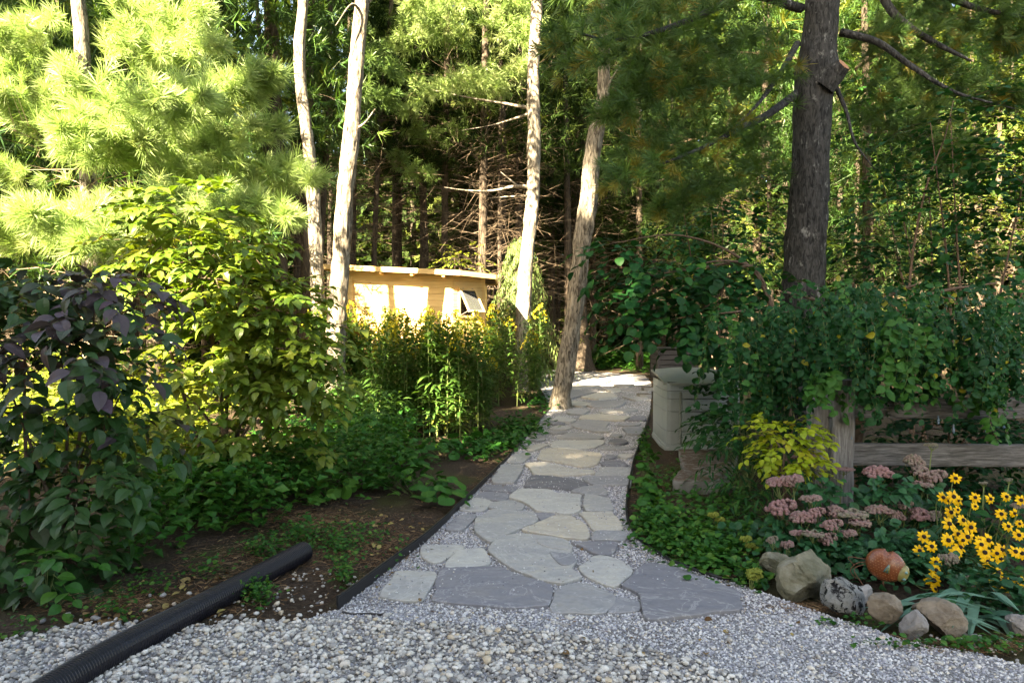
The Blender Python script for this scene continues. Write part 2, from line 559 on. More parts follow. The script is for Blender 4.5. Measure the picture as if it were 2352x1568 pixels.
# ------------------------------------------------------------------ path and drive
EDGE_L = [(775, 1405), (870, 1330), (985, 1240), (1050, 1175), (1105, 1120), (1145, 1078), (1180, 1040), (1225, 985), (1262, 940)]
EDGE_R = [(1492, 955), (1470, 1020), (1456, 1060), (1448, 1100), (1440, 1150), (1439, 1185), (1450, 1220), (1475, 1250), (1515, 1280), (1580, 1310), (1640, 1330), (1695, 1344)]
ROCKLINE = [(1770, 1372), (1900, 1418), (2000, 1448), (2080, 1478), (2220, 1500), (2352, 1535), (2640, 1575)]
def g2(l): return np.array([G(*p)[:2] for p in l])
path_px = EDGE_L + [(1250, 905), (1232, 880), (1215, 862), (1260, 850), (1330, 852), (1480, 862), (1496, 880), (1496, 905)] + EDGE_R
path_poly = g2(path_px)
drive_poly = np.concatenate([g2([(775, 1405)]), g2(EDGE_R[-1:]), g2(ROCKLINE), [[4.6, 1.4], [-4.6, 1.4]], g2([(-260, 1500), (0, 1482), (200, 1440), (420, 1445), (560, 1436), (700, 1430)])])

def gravel_mat(name, scale):
    m, nt, out = mat(name)
    v = nt.nodes.new('ShaderNodeTexVoronoi'); v.inputs['Scale'].default_value = scale
    tc = nt.nodes.new('ShaderNodeTexCoord'); nt.links.new(tc.outputs['Object'], v.inputs['Vector'])
    sp = nt.nodes.new('ShaderNodeSeparateColor'); nt.links.new(v.outputs['Color'], sp.inputs[0])
    col = ramp(nt, sp.outputs[0], [(0, (.15, .145, .14)), (.5, (.27, .265, .265)), (1, (.42, .415, .41))])
    dk = ramp(nt, noise(nt, 2.2, 4), [(.35, (.75, .72, .68)), (.65, (1, 1, 1))])
    col = mixc(nt, 1, col, dk, 'MULTIPLY')
    finish(nt, out, col, .9, .2, math_(nt, 'MULTIPLY', v.outputs['Distance'], -1), .9, .012)
    return m

def sheet(name, poly, z, m):
    from mathutils.geometry import tessellate_polygon
    gg = Geo()
    tr = tessellate_polygon([[Vector((p[0], p[1], 0)) for p in poly]])
    FF = []
    for a, b, c in tr:
        e1, e2 = poly[b] - poly[a], poly[c] - poly[a]
        FF.append((a, b, c) if e1[0] * e2[1] - e1[1] * e2[0] > 0 else (a, c, b))
    gg.add(np.c_[poly, np.full(len(poly), z)], np.array(FF))
    o = gg.build(name, m, kind='structure')
    return o
M_GRAVELBED = gravel_mat('limestone_gravel', 95)
path = sheet('path', path_poly, .010, M_GRAVELBED)
drive = sheet('driveway', drive_poly, .014, M_GRAVELBED)

def stone_mat():
    m, nt, out = mat('flagstone')
    base = ramp(nt, tone_out(nt), [(0, (.125, .122, .128)), (.25, (.185, .183, .196)), (.5, (.27, .265, .252)), (.75, (.38, .37, .335)), (1, (.40, .35, .265))])
    tc = nt.nodes.new('ShaderNodeTexCoord')
    n1 = noise(nt, 2.6, 5, .6, stretch=(1, 2.2, 1), dist=1.2)
    n2 = noise(nt, 26, 6, .7); n3 = noise(nt, 130, 3)
    col = mixc(nt, .75, base, ramp(nt, n1, [(.25, (.70, .72, .78)), (.5, (1, 1, 1)), (.75, (1.22, 1.16, 1.02))]), 'MULTIPLY')
    col = mixc(nt, .55, col, ramp(nt, n2, [(.3, (.72, .72, .72)), (.6, (1.08, 1.08, 1.08))]), 'MULTIPLY')
    vein = ramp(nt, noise(nt, 1.7, 6, .62, dist=2.2), [(.485, (0, 0, 0)), (.5, (.35, .35, .35)), (.515, (0, 0, 0))])
    col = mixc(nt, vein, col, (.5, .49, .46))
    dirt = ramp(nt, noise(nt, 5, 6, .75), [(.62, (0, 0, 0)), (.78, (.5, .5, .5))])
    col = mixc(nt, dirt, col, (.11, .095, .07))
    finish(nt, out, col, .72, .3, math_(nt, 'ADD', n1, math_(nt, 'ADD', math_(nt, 'MULTIPLY', n2, .35), math_(nt, 'MULTIPLY', n3, .1))), .45, .02)
    return m
M_STONE = stone_mat()

ZA, ZC = (800, 1100, 2.766), (1100, 850, 3.92)
def zv(p, z): return ((z[0] + p[0] / z[2]) / 1.06293, (z[1] + p[1] / z[2]) / 1.06293)
D_, B_, G_, P_, T_ = .06, .26, .5, .74, .93
stonesA = [
 (T_ - .3, [(455, 805), (735, 808), (725, 860), (660, 965), (640, 1000), (520, 998), (350, 970), (400, 890)]),
 (B_, [(770, 785), (1180, 785), (1290, 835), (1520, 910), (1490, 1030), (1220, 1048), (700, 1005), (745, 920)]),
 (B_ + .12, [(1540, 930), (1610, 900), (1740, 880), (1945, 968), (1925, 1010), (1885, 1075), (1510, 1075), (1540, 1000)]),
 (B_ + .1, [(1957, 972), (2095, 1005), (2095, 1070), (1897, 1075), (1935, 1015)]),
 (D_ + .1, [(2150, 760), (2300, 772), (2785, 950), (2760, 1010), (2770, 1068), (2590, 1085), (2160, 1140), (2120, 1020), (2110, 955), (1975, 915)]),
 (T_ - .25, [(1790, 705), (1850, 695), (2020, 745), (2050, 800), (2035, 840), (1950, 910), (1870, 895), (1740, 825), (1700, 775)]),
 (G_ + .1, [(1160, 580), (1320, 555), (1480, 575), (1590, 590), (1640, 620), (1645, 670), (1690, 740), (1640, 790), (1725, 845), (1560, 890), (1420, 855), (1240, 780), (1130, 690), (1085, 670), (1110, 630)]),
 (P_ - .1, [(640, 630), (900, 625), (935, 640), (780, 735), (700, 745), (640, 700)]),
 (P_, [(895, 665), (1050, 650), (1060, 690), (1105, 735), (1060, 765), (780, 780), (830, 725)]),
 (D_ + .12, [(1690, 615), (1950, 610), (1945, 640), (1900, 700), (1830, 690), (1640, 610)]),
 (G_ + .08, [(1110, 395), (1380, 415), (1425, 465), (1260, 540), (1100, 612), (1030, 570), (985, 500), (1000, 460)]),
 (T_, [(1540, 430), (1650, 440), (1730, 490), (1775, 545), (1760, 590), (1600, 575), (1310, 530), (1400, 490)]),
 (B_, [(1395, 415), (1540, 420), (1445, 475)]),
 (T_ - .06, [(1700, 410), (1920, 405), (1950, 465), (2000, 520), (1900, 535), (1790, 530), (1740, 465)]),
 (G_ - .05, [(1800, 538), (2010, 542), (2015, 602), (1790, 595)]),
 (B_ + .1, [(900, 425), (1020, 425), (950, 490), (920, 525), (800, 530), (850, 465)]),
 (P_ - .1, [(995, 308), (1115, 335), (1045, 400), (880, 390)]),
 (G_ + .08, [(1120, 345), (1220, 330), (1320, 360), (1290, 395), (1200, 395), (1090, 375)]),
 (P_ + .05, [(1290, 255), (1480, 258), (1560, 285), (1705, 290), (1700, 400), (1640, 420), (1410, 400), (1330, 340), (1220, 310)]),
 (G_ + .1, [(1735, 285), (1800, 300), (1895, 320), (1920, 400), (1740, 400)]),
 (B_ + .05, [(1045, 272), (1220, 282), (1215, 320), (1150, 330), (1000, 310)]),
 (D_ + .1, [(1080, 225), (1280, 240), (1260, 272), (1040, 262)]),
 (G_ - .12, [(1640, 275), (1720, 240), (1830, 230), (1895, 295), (1780, 297)]),
 (D_, [(1370, 165), (1480, 165), (1680, 190), (1760, 225), (1650, 258), (1330, 235)]),
 (B_ + .08, [(1730, 170), (2040, 165), (2035, 225), (1800, 226), (1750, 200)]),
 (P_ + .1, [(1335, 80), (1480, 75), (1640, 120), (1790, 130), (1800, 148), (1600, 162), (1400, 153)]),
 (G_ + .1, [(1845, 105), (2060, 110), (2040, 158), (1810, 158)]),
 (G_, [(1170, 95), (1330, 95), (1300, 150), (1270, 212), (1110, 212)]),
]
stonesC = [
 (T_, [(880, 960), (1020, 950), (1440, 1000), (1420, 1080), (1390, 1118), (1270, 1135), (1130, 1108), (1040, 1083), (840, 1060)]),
 (G_ + .1, [(600, 1010), (730, 990), (780, 1020), (690, 1088), (530, 1088)]),
 (B_, [(1465, 1010), (1580, 1010), (1590, 1040), (1480, 1062)]),
 (T_ - .1, [(1610, 1005), (1740, 1010), (1720, 1050), (1620, 1050)]),
 (D_ + .1, [(1455, 1075), (1640, 1070), (1700, 1128), (1450, 1128)]),
 (P_, [(1000, 882), (1440, 872), (1475, 905), (1380, 945), (1240, 963), (960, 945)]),
 (G_, [(1000, 858), (1150, 805), (1330, 820), (1480, 850), (1440, 868)]),
 (D_ + .05, [(1500, 903), (1560, 870), (1680, 870), (1700, 900), (1640, 918)]),
 (G_, [(1420, 927), (1780, 935), (1730, 963), (1400, 963)]),
 (T_ - .08, [(740, 930), (950, 910), (820, 973), (720, 975)]),
 (G_ - .1, [(780, 820), (910, 825), (890, 880), (740, 888)]),
 (G_ - .04, [(1160, 730), (1250, 682), (1420, 687), (1530, 707), (1480, 755), (1540, 798), (1400, 798), (1180, 750)]),
 (T_ - .05, [(1260, 640), (1420, 630), (1720, 650), (1660, 686), (1540, 688), (1230, 676)]),
 (D_ + .15, [(1690, 690), (1760, 652), (1870, 655), (1860, 690)]),
 (P_, [(1021, 650), (1210, 682), (1140, 708), (960, 690)]),
 (B_, [(890, 710), (980, 695), (1110, 720), (1010, 735)]),
 (P_ - .1, [(930, 770), (1020, 732), (1160, 752), (1120, 778)]),
 (G_, [(1190, 575), (1330, 590), (1270, 636), (1100, 620)]),
 (T_ - .1, [(1130, 512), (1240, 510), (1360, 535), (1260, 558), (1130, 545)]),
 (G_ - .1, [(1370, 502), (1680, 510), (1620, 558), (1400, 568), (1300, 550)]),
 (T_ - .15, [(1240, 470), (1420, 427), (1530, 430), (1600, 470), (1420, 490)]),
 (G_, [(1630, 460), (1800, 462), (1900, 480), (1780, 500)]),
 (G_ - .15, [(1140, 402), (1300, 400), (1420, 405), (1230, 458), (1130, 490)]),
 (G_, [(1150, 345), (1400, 342), (1440, 372), (1150, 388)]),
 (T_ - .1, [(1230, 318), (1360, 292), (1540, 304), (1480, 334)]),
 (T_ - .2, [(1470, 390), (1600, 380), (1640, 410), (1530, 420)]),
 (G_, [(1560, 350), (1760, 347), (1720, 373), (1600, 370)]),
 (T_ - .2, [(1160, 262), (1370, 257), (1340, 282), (1190, 288)]),
 (B_, [(1640, 282), (1800, 272), (1900, 290), (1800, 303)]),
 (G_ + .1, [(820, 295), (950, 292), (935, 328), (830, 322)]),
 (G_ - .05, [(1580, 722), (1820, 708), (1800, 738), (1640, 743)]),
 (B_ + .1, [(1650, 757), (1845, 747), (1830, 825), (1690, 818)]),
 (G_, [(1560, 590), (1760, 572), (1800, 590), (1650, 610)]),
 (G_ + .1, [(1420, 590), (1540, 585), (1600, 612), (1440, 618)]),
 (B_ + .15, [(1560, 805), (1660, 822), (1620, 850), (1520, 838)]),
 (G_ - .1, [(930, 795), (1120, 790), (1110, 812), (960, 812)]),
]
stone_polys = []
for z, lst in ((ZA, stonesA), (ZC, stonesC)):
    for tone, poly in lst:
        q = np.array([G(*zv(p, z), .034)[:2] for p in poly])
        ext = np.ptp(q, axis=0).max()
        q = q.mean(0) + (q - q.mean(0)) * (1 + .03 / max(ext, .3))
        q = ragged(q, .045 if z is ZA else .09, .014, len(stone_polys))
        stone_polys.append((tone, q))
for k, (tone, q) in enumerate(stone_polys):
    gg = Geo()
    top = .031 + R.uniform(-.004, .008) + .0016 * max(0, min(q[:, 1].mean() - 5, 10))
    prism(gg, q, -.01, top, tone + R.uniform(-.04, .04), .007)
    o = gg.build('flagstone', M_STONE, path)
# delaminated layer on the big middle stone and a grey slab beside the dark one
for tone, poly in ((G_ - .18, [(1490, 672), (1560, 690), (1645, 685), (1685, 735), (1625, 778), (1570, 770), (1520, 720)]), (G_ + .05, [(1415, 582), (1580, 596), (1632, 622), (1636, 665), (1560, 660), (1480, 650), (1420, 625)])):
    gg = Geo(); prism(gg, ragged(np.array([G(*zv(p, ZA), .04)[:2] for p in poly]), .03, .008, 77), .02, .043, tone, .005)
    gg.build('stone_layer', M_STONE, path)

# ------------------------------------------------------------------ loose gravel and pebbles
def pebble_mat(name, stops, rough=.8):
    m, nt, out = mat(name)
    col = ramp(nt, tone_out(nt), stops)
    n = noise(nt, 120, 4)
    col = mixc(nt, .6, col, mixc(nt, n, (.7, .7, .7), (1.25, 1.25, 1.25)), 'MULTIPLY')
    finish(nt, out, col, rough, .3, n, .2, .004)
    return m
M_CHIP = pebble_mat('limestone_chips', [(0, (.13, .125, .13)), (.2, (.26, .26, .29)), (.6, (.43, .425, .425)), (.9, (.6, .59, .57)), (1, (.45, .38, .28))])
M_PEB = pebble_mat('river_pebbles', [(0, (.13, .125, .125)), (.12, (.25, .235, .22)), (.5, (.43, .405, .36)), (.8, (.58, .55, .495)), (.9, (.44, .35, .24)), (1, (.64, .61, .57))])

def scatter(poly, dens, avoid=(), keep=None):
    lo, hi = poly.min(0), poly.max(0)
    n = int(dens * np.prod(hi - lo))
    p = R.uniform(lo, hi, (n, 2))
    p = p[inside(p, poly)]
    for q in avoid:
        b0, b1 = q.min(0), q.max(0)
        m = np.all((p > b0) & (p < b1), axis=1)
        if m.any():
            idx = np.where(m)[0]
            bad = inside(p[idx], q)
            keepmask = np.ones(len(p), bool); keepmask[idx[bad]] = False
            p = p[keepmask]
    return p

def lumps(base, n, amp, seed):
    out = []
    for q in range(n):
        V, F = base
        r = np.random.default_rng(seed + q)
        W = V * (1 + amp * fbm(V * 1.1 + 10 * q, seed + q, 2)[:, None]) * r.uniform(.7, 1.25, 3) * np.array([1, 1, .62])
        # a few flat facets
        for _ in range(3):
            nn = unit(r.normal(size=3)); d = r.uniform(.55, .8)
            s = np.maximum(W @ nn - d, 0); W = W - s[:, None] * nn * .8
        out.append((W, F))
    return out

def strew(gg, pts, z, size, tpls, flat=False, tonepow=1.0):
    which = R.integers(0, len(tpls), len(pts))
    for k, t in enumerate(tpls):
        m = which == k
        n = m.sum()
        if not n: continue
        s = np.broadcast_to(size, (len(pts),))[m] * R.uniform(.6, 1.35, n)
        M = rot_rand(n, flat) * s[:, None, None]
        T = np.c_[pts[m], np.broadcast_to(z, (len(pts),))[m] + s * .25]
        gg.inst(t, M, T, R.uniform(0, 1, n) ** tonepow)

octa = (np.array([[1, 0, 0], [-1, 0, 0], [0, 1, 0], [0, -1, 0], [0, 0, 1], [0, 0, -1]], float), np.array([[0, 2, 4], [2, 1, 4], [1, 3, 4], [3, 0, 4], [2, 0, 5], [1, 2, 5], [3, 1, 5], [0, 3, 5]]))
CHIPS = []
for q in range(10):
    r = np.random.default_rng(200 + q)
    CHIPS.append(((octa[0] + r.normal(0, .22, (6, 3))) * [1, 1, .75], octa[1]))
PEBBLES = lumps(ICO2, 10, .25, 300); PEBBLES_LO = lumps(ICO1, 10, .25, 320)

peb_edge = g2([(-260, 1500), (0, 1478), (200, 1436), (420, 1440), (560, 1432), (730, 1428), (900, 1432), (1200, 1452), (1450, 1490), (1620, 1530), (1760, 1590), (1830, 1700)])
peb_poly = np.concatenate([peb_edge, [[1.3, 1.7], [-3.6, 1.7]]])
spolys = [q for _, q in stone_polys]
gg = Geo()
p = scatter(drive_poly, 6200, spolys)
vis = (np.abs(p[:, 0]) < p[:, 1] * .8 + .3) & (p[:, 1] > 2.7)
p = p[vis]
inp = inside(p, peb_poly)
p = p[~inp | (R.uniform(size=len(p)) < .25)]
strew(gg, p, .014, .0073, CHIPS)
p = scatter(path_poly, 5400, spolys); d = p[:, 1]
keepp = R.uniform(size=len(p)) < np.clip(1.15 - (d - 4) * .12, .16, 1)
p = p[keepp]; d = p[:, 1]
strew(gg, p, .012 - .0008 * np.clip(d - 4, 0, 14), .0066 + .0004 * np.clip(d - 4, 0, 12), CHIPS)
# grains kicked onto the stones
q = scatter(np.concatenate([path_poly]), 130); q = q[q[:, 1] < 9]
strew(gg, q, .036, .006, CHIPS)
gg.build('gravel', M_CHIP, kind='stuff')

gg = Geo()
p = scatter(peb_poly, 2900)
p = p[(np.abs(p[:, 0]) < p[:, 1] * .8 + .3) & (p[:, 1] > 2.75)]
near = p[:, 1] < 3.15
sz = R.uniform(.006, .0155, len(p)) * np.where(R.uniform(size=len(p)) < .12, 1.35, 1)
zl = R.uniform(.008, .026, len(p))
strew(gg, p[near], zl[near], sz[near], PEBBLES)
strew(gg, p[~near], zl[~near], sz[~near], PEBBLES_LO)
# strays past the edge of the drive
q = scatter(g2([(60, 1440), (380, 1360), (780, 1405), (1300, 1420), (1700, 1480), (1900, 1440), (2352, 1540), (1750, 1600), (600, 1480)]), 90, spolys)
strew(gg, q, .012, R.uniform(.010, .019, len(q)), PEBBLES_LO)
q = scatter(g2([(420, 1440), (560, 1330), (780, 1300), (830, 1330), (775, 1410), (600, 1450)]), 260)
strew(gg, q, .0, R.uniform(.004, .014, len(q)), PEBBLES_LO)
q = scatter(g2([(1900, 1425), (2060, 1465), (2200, 1455), (2352, 1475), (2400, 1560), (2230, 1505), (2080, 1482)]), 420)
strew(gg, q, .0, R.uniform(.005, .015, len(q)), PEBBLES_LO)
gg.build('pebbles', M_PEB, kind='stuff', smooth=True)

# ------------------------------------------------------------------ edging
M_BLACKPLASTIC = plain('black_plastic', (.012, .012, .013), .45, .4, 60, .3, .15)
def edging(px, label, h0, h1, th=.012):
    pts = g2(px); pts, hh = resample(np.c_[pts, np.zeros(len(pts))], np.linspace(h0, h1, len(pts)), 70)
    t = unit(np.gradient(pts, axis=0)); nrm = np.c_[-t[:, 1], t[:, 0], np.zeros(len(t))]
    wob = .006 * fbm(pts * 2.5, 5, 2)
    gg = Geo(); n = len(pts)
    up = np.array([0, 0, 1.])
    L = pts + nrm * (th / 2); Rr = pts - nrm * (th / 2)
    zt = (hh + wob)[:, None] * up
    V = np.concatenate([L - up * .03, L + zt, Rr + zt, Rr - up * .03])
    F = []
    for a, b in ((0, 1), (1, 2), (2, 3)):
        for q in range(n - 1):
            F += [[a * n + q, b * n + q, b * n + q + 1], [a * n + q, b * n + q + 1, a * n + q + 1]]
    for q, fl in ((0, 0), (n - 1, 1)):
        c = [q, n + q, 2 * n + q, 3 * n + q]
        if fl: c = c[::-1]
        F += [[c[0], c[2], c[1]], [c[0], c[3], c[2]]]
    gg.add(V, F)
    # rounded bead along the top
    tube(gg, np.c_[(L + Rr)[:, :2] / 2, (hh + wob)], th * .75, 6)
    o = gg.build('edging_strip', M_BLACKPLASTIC)
    return tag(o, label, 'garden edging')
edging(EDGE_L, 'straight black plastic edging strip between bare soil and the flagstone path', .085, .03)
edging(EDGE_R, 'curved black plastic edging strip between green ground cover and the path', .035, .03)
gg = Geo(); 
a = [G(*zv(q, ZA), .02) for q in ((100, 1085), (160, 1100), (260, 1098), (370, 1105))]
tube(gg, a, .006, 5, 14)
tag(gg.build('edging_offcut', M_BLACKPLASTIC), 'thin black plastic scrap lying in gravel beside end of edging', 'plastic scrap')

# ------------------------------------------------------------------ corrugated drain pipe
M_PIPE = plain('ribbed_black_pipe', (.006, .006, .010), .38, .35, 45, .35, .06)
RP = .068
ax = [G(40, 1630, RP), G(235, 1510, RP), G(448, 1399, RP), G(702, 1264, RP)]
axq, _ = resample(ax, np.ones(len(ax)), 400)
L = np.r_[0, np.cumsum(np.linalg.norm(np.diff(axq, axis=0), axis=1))]
pitch = .0155
nr = int(L[-1] / pitch)
pipe = thing('drain_pipe', 'black corrugated drain pipe lying across soil and pebbles', 'drain pipe', tuple(axq[0] * [1, 1, 0]))
prof = [(0, .967), (.14, 1), (.6, 1), (.75, .967)]
ss, rr_ = [], []
for q in range(nr):
    for a_, b_ in prof:
        ss.append((q + a_) * pitch); rr_.append(RP * b_)
cen = np.stack([np.interp(ss, L, axq[:, k]) for k in range(3)], 1)
gg = Geo(); tube(gg, cen, rr_, 26, cap=False)
gg.build('ribbed_wall', M_PIPE, pipe, smooth=False)
gg = Geo()
tube(gg, cen[-40:][::-1], np.full(40, RP * .86), 26, cap=False)
# end lip
e = cen[-1]; t = unit(cen[-1] - cen[-3])
tube(gg, [e - t * .012, e, e + t * .004, e + t * .004, e - t * .01], [RP * .92, RP * .98, RP * .96, RP * .87, RP * .85], 26, cap=False)
gg.build('open_end', M_PIPE, pipe, smooth=True)

# ================================================================== SHED
def wood_mat():
    m, nt, out = mat('fresh_spruce_boards')
    n1 = noise(nt, 3.2, 5, .6, stretch=(.6, .6, 9), dist=.6)
    n2 = noise(nt, 55, 3, stretch=(.08, .08, 1))
    kn = nt.nodes.new('ShaderNodeTexVoronoi'); kn.inputs['Scale'].default_value = 3.1
    tc = nt.nodes.new('ShaderNodeTexCoord'); nt.links.new(tc.outputs['Object'], kn.inputs['Vector'])
    col = ramp(nt, n1, [(.3, (.55, .34, .135)), (.55, (.66, .44, .19)), (.75, (.72, .51, .25))])
    col = mixc(nt, .35, col, mixc(nt, n2, (.7, .7, .7), (1.2, 1.2, 1.2)), 'MULTIPLY')
    k = ramp(nt, kn.outputs['Distance'], [(.035, (1, 1, 1)), (.075, (0, 0, 0))])
    col = mixc(nt, k, col, (.22, .10, .035))
    finish(nt, out, col, .65, .25, n2, .15, .003)
    return m
M_WOOD = wood_mat()
M_FELT = plain('roofing_felt', (.09, .06, .045), .95, .1, 80)
shed = thing('garden_shed', 'small new pale pine shed with slanted roof behind goldenrod', 'shed', (-2.3, 16.2, 0))
wA, wB, wC, wD, wE = [np.array(q) for q in ((-3.58, 15.0), (-1.295, 15.0), (-.64, 15.62), (-.64, 17.5), (-3.58, 17.5))]
def roof_z(x): return 2.92 - .046 * (x + 4.07)
def wall_piece(name, a, b, z0, z1, th=.045, zb=None, parent=shed):
    """board between plan points a and b; zb lets the top slope"""
    a, b = np.asarray(a, float), np.asarray(b, float)
    t = unit(b - a); n = np.array([t[1], -t[0]])            # outward for a counter-clockwise walk
    z1a, z1b = (z1, z1) if zb is None else (z1, zb)
    bv = .007
    pr = [(-th, z0, 0), (-bv, z0, 0), (0, z0 + bv, 0), (0, -bv, 1), (-bv, 0, 1), (-th, 0, 1)]
    Vv = []
    for e, zt in ((a, z1a), (b, z1b)):
        for o_, z_, top in pr: Vv.append([*(e + n * o_), (zt + z_) if top else z_])
    Fv = []
    for q in range(6):
        k = (q + 1) % 6
        Fv += [[q, 6 + q, 6 + k], [q, 6 + k, k]]
    for q in range(1, 5): Fv += [[0, q, q + 1], [6, 6 + q + 1, 6 + q]]
    gg = Geo(); gg.add(np.array(Vv), np.array(Fv)[:, ::-1] if False else np.array(Fv))
    return gg.build(name, M_WOOD, parent)
BH = .145
nB = 18
for q in range(nB):
    wall_piece('wall_board', wA + [0.002, 0], wB - [.002, 0], q * BH, q * BH + BH - .003)
wall_piece('wall_board', wA, wB, nB * BH, roof_z(wA[0]) - .058, zb=roof_z(wB[0]) - .058)
tBC = unit(wC - wB); LBC = np.linalg.norm(wC - wB)
w0, w1, wz0, wz1 = .15, .62, 12 * BH + .06, 17 * BH - .02
for q in range(nB):
    z0, z1 = q * BH, q * BH + BH - .003
    if z1 < wz0 or z0 > wz1 - .02:
        wall_piece('wall_board', wB + tBC * .01, wC, z0, z1)
    else:
        wall_piece('wall_board', wB + tBC * .01, wB + tBC * w0, z0, z1)
        wall_piece('wall_board', wB + tBC * w1, wC, z0, z1)
        if z0 < wz0 < z1: wall_piece('wall_board', wB + tBC * w0, wB + tBC * w1, z0, wz0)
        if z0 < wz1 < z1: wall_piece('wall_board', wB + tBC * w0, wB + tBC * w1, wz1, z1)
wall_piece('wall_board', wB + tBC * .01, wC, nB * BH, roof_z(wB[0]) - .058, zb=roof_z(wC[0]) - .058)
for a, b in ((wC, wD), (wE, wA)):
    for q in range(nB):
        wall_piece('wall_board', a + unit(b - a) * .02, b - unit(b - a) * .02, q * BH, q * BH + BH - .003)
wD2, wE2 = np.array([-.85, 17.5]), np.array([-1.9, 17.5])
for a, b, z0, z1 in ((wD, wD2, 0, 2.62), (wE2, wE, 0, 2.62), (wD2, wE2, 0, 1.85), (wD2, wE2, 2.56, 2.62)): wall_piece('back_wall', a, b, z0, z1)
for c, s in (((wA[0] + .035, wA[1] - .018), (.11, .05)), ((wC[0] - .02, wC[1] - .0), (.09, .09)), ((wA[0] - .03, wA[1] + .05), (.06, .09))):
    gg = Geo(); box(gg, (c[0], c[1], 1.36), (s[0], s[1], 2.72), 0, .5, 0, .006)
    gg.build('corner_post', M_WOOD, shed)
# roof slab, fascia boards, rafter tails
rp = np.array([(-4.05, 14.68), (-1.13, 14.68), (-.39, 15.37), (-.39, 17.8), (-4.05, 17.8)])
gg = Geo(); n = 5
Vt = np.array([[p_[0], p_[1], roof_z(p_[0]) + .012] for p_ in rp]); Vb = Vt - [0, 0, .06]
c = Vt.mean(0)
gg.add(np.concatenate([Vb, Vt]), [[i_, (i_ + 1) % n, n + (i_ + 1) % n] for i_ in range(n)] + [[i_, n + (i_ + 1) % n, n + i_] for i_ in range(n)] + [[n, n + 1, n + 2], [n, n + 2, n + 3], [n, n + 3, n + 4], [0, 2, 1], [0, 3, 2], [0, 4, 3]])
roof = gg.build('roof', M_FELT, shed)
for i_ in range(5):
    a, b = rp[i_], rp[(i_ + 1) % 5]
    t = unit(b - a); nn = np.array([t[1], -t[0]])
    gg = Geo()
    Vf = []
    for e in (a - t * .0, b + t * .022):
        for off, zz_ in ((.002, -.085), (.026, -.085), (.026, .022), (.002, .022)): Vf.append([*(e + nn * off), roof_z(e[0]) + zz_])
    gg.add(np.array(Vf), [[0, 4, 5], [0, 5, 1], [1, 5, 6], [1, 6, 2], [2, 6, 7], [2, 7, 3], [3, 7, 4], [3, 4, 0], [0, 1, 2], [0, 2, 3], [4, 6, 5], [4, 7, 6]])
    ob = gg.build('fascia_board', M_WOOD, shed)
for vx in (877, 948, 1020):
    x = (vx - CX) * 14.85 / FPX
    gg = Geo(); box(gg, (x, 14.84, roof_z(x) - .092), (.06, .30, .085), 0, .5, 0, .004)
    gg.build('rafter_tail', M_WOOD, shed)
# window with an outward-tilted top-hung sash
nBC = np.array([tBC[1], -tBC[0]])
win = bpy.data.objects.new('window', None); COL.objects.link(win); win.parent = shed; win['_o'] = list(shed['_o'])
def bar3(gg, a, b, nrm, w, th):
    """rectangular bar from a to b; nrm is the thickness direction"""
    a, b, nrm = np.asarray(a, float), np.asarray(b, float), unit(nrm)
    d = unit(b - a); s = np.cross(d, nrm)
    L_ = np.linalg.norm(b - a)
    box(gg, (a + b) / 2, (L_, w, th), Rm=np.stack([d, s, nrm], 1), bev=.003)
n3 = np.array([*nBC, 0]); t3 = np.array([*tBC, 0]); z3 = np.array([0, 0, 1.])
def wp(s, z, o=0.0): return np.array([*wB, 0]) + t3 * s + z3 * z + n3 * o
gg = Geo()
for a, b in ((wp(w0 + .02, wz0, .005), wp(w0 + .02, wz1, .005)), (wp(w1 - .02, wz0, .005), wp(w1 - .02, wz1, .005)), (wp(w0 + .04, wz0 + .02, .005), wp(w1 - .04, wz0 + .02, .005)), (wp(w0 - .02, wz1 + .02, .02), wp(w1 + .02, wz1 + .02, .02))):
    bar3(gg, a, b, n3, .05, .05)
gg.build('window_frame', M_WOOD, win)
ang = math.radians(33)
hp = lambda s, l, o=0.0: wp(s, wz1 - .01, .03) + (-z3 * math.cos(ang) + n3 * math.sin(ang)) * l + (n3 * math.cos(ang) + z3 * math.sin(ang)) * o
sn = n3 * math.cos(ang) + z3 * math.sin(ang)
hl = wz1 - wz0 - .03
gg = Geo()
for a, b in ((hp(w0 + .02, 0), hp(w0 + .02, hl)), (hp(w1 - .02, 0), hp(w1 - .02, hl)), (hp(w0 + .045, .02), hp(w1 - .045, .02)), (hp(w0 + .045, hl - .02), hp(w1 - .045, hl - .02))):
    bar3(gg, a, b, sn, .045, .03)
gg.build('window_sash', M_WOOD, win)
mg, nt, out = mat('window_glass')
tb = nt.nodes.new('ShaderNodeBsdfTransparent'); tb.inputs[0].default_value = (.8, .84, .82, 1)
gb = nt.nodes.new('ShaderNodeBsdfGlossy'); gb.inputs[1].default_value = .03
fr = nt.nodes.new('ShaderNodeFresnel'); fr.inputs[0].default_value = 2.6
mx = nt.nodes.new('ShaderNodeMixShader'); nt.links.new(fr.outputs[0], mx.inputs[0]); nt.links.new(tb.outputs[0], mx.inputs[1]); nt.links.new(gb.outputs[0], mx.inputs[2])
db = nt.nodes.new('ShaderNodeBsdfDiffuse'); db.inputs[0].default_value = (.6, .62, .6, 1); m2x = nt.nodes.new('ShaderNodeMixShader'); m2x.inputs[0].default_value = .07  # pale diffuse share imitates a reflection in the pane
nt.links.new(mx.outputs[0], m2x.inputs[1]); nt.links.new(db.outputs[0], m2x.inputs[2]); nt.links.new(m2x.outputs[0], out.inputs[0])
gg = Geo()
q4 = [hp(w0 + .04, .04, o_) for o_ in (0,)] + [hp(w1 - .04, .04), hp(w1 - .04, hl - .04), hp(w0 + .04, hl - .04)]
q4 = np.array(q4 + [v + sn * .005 for v in q4])
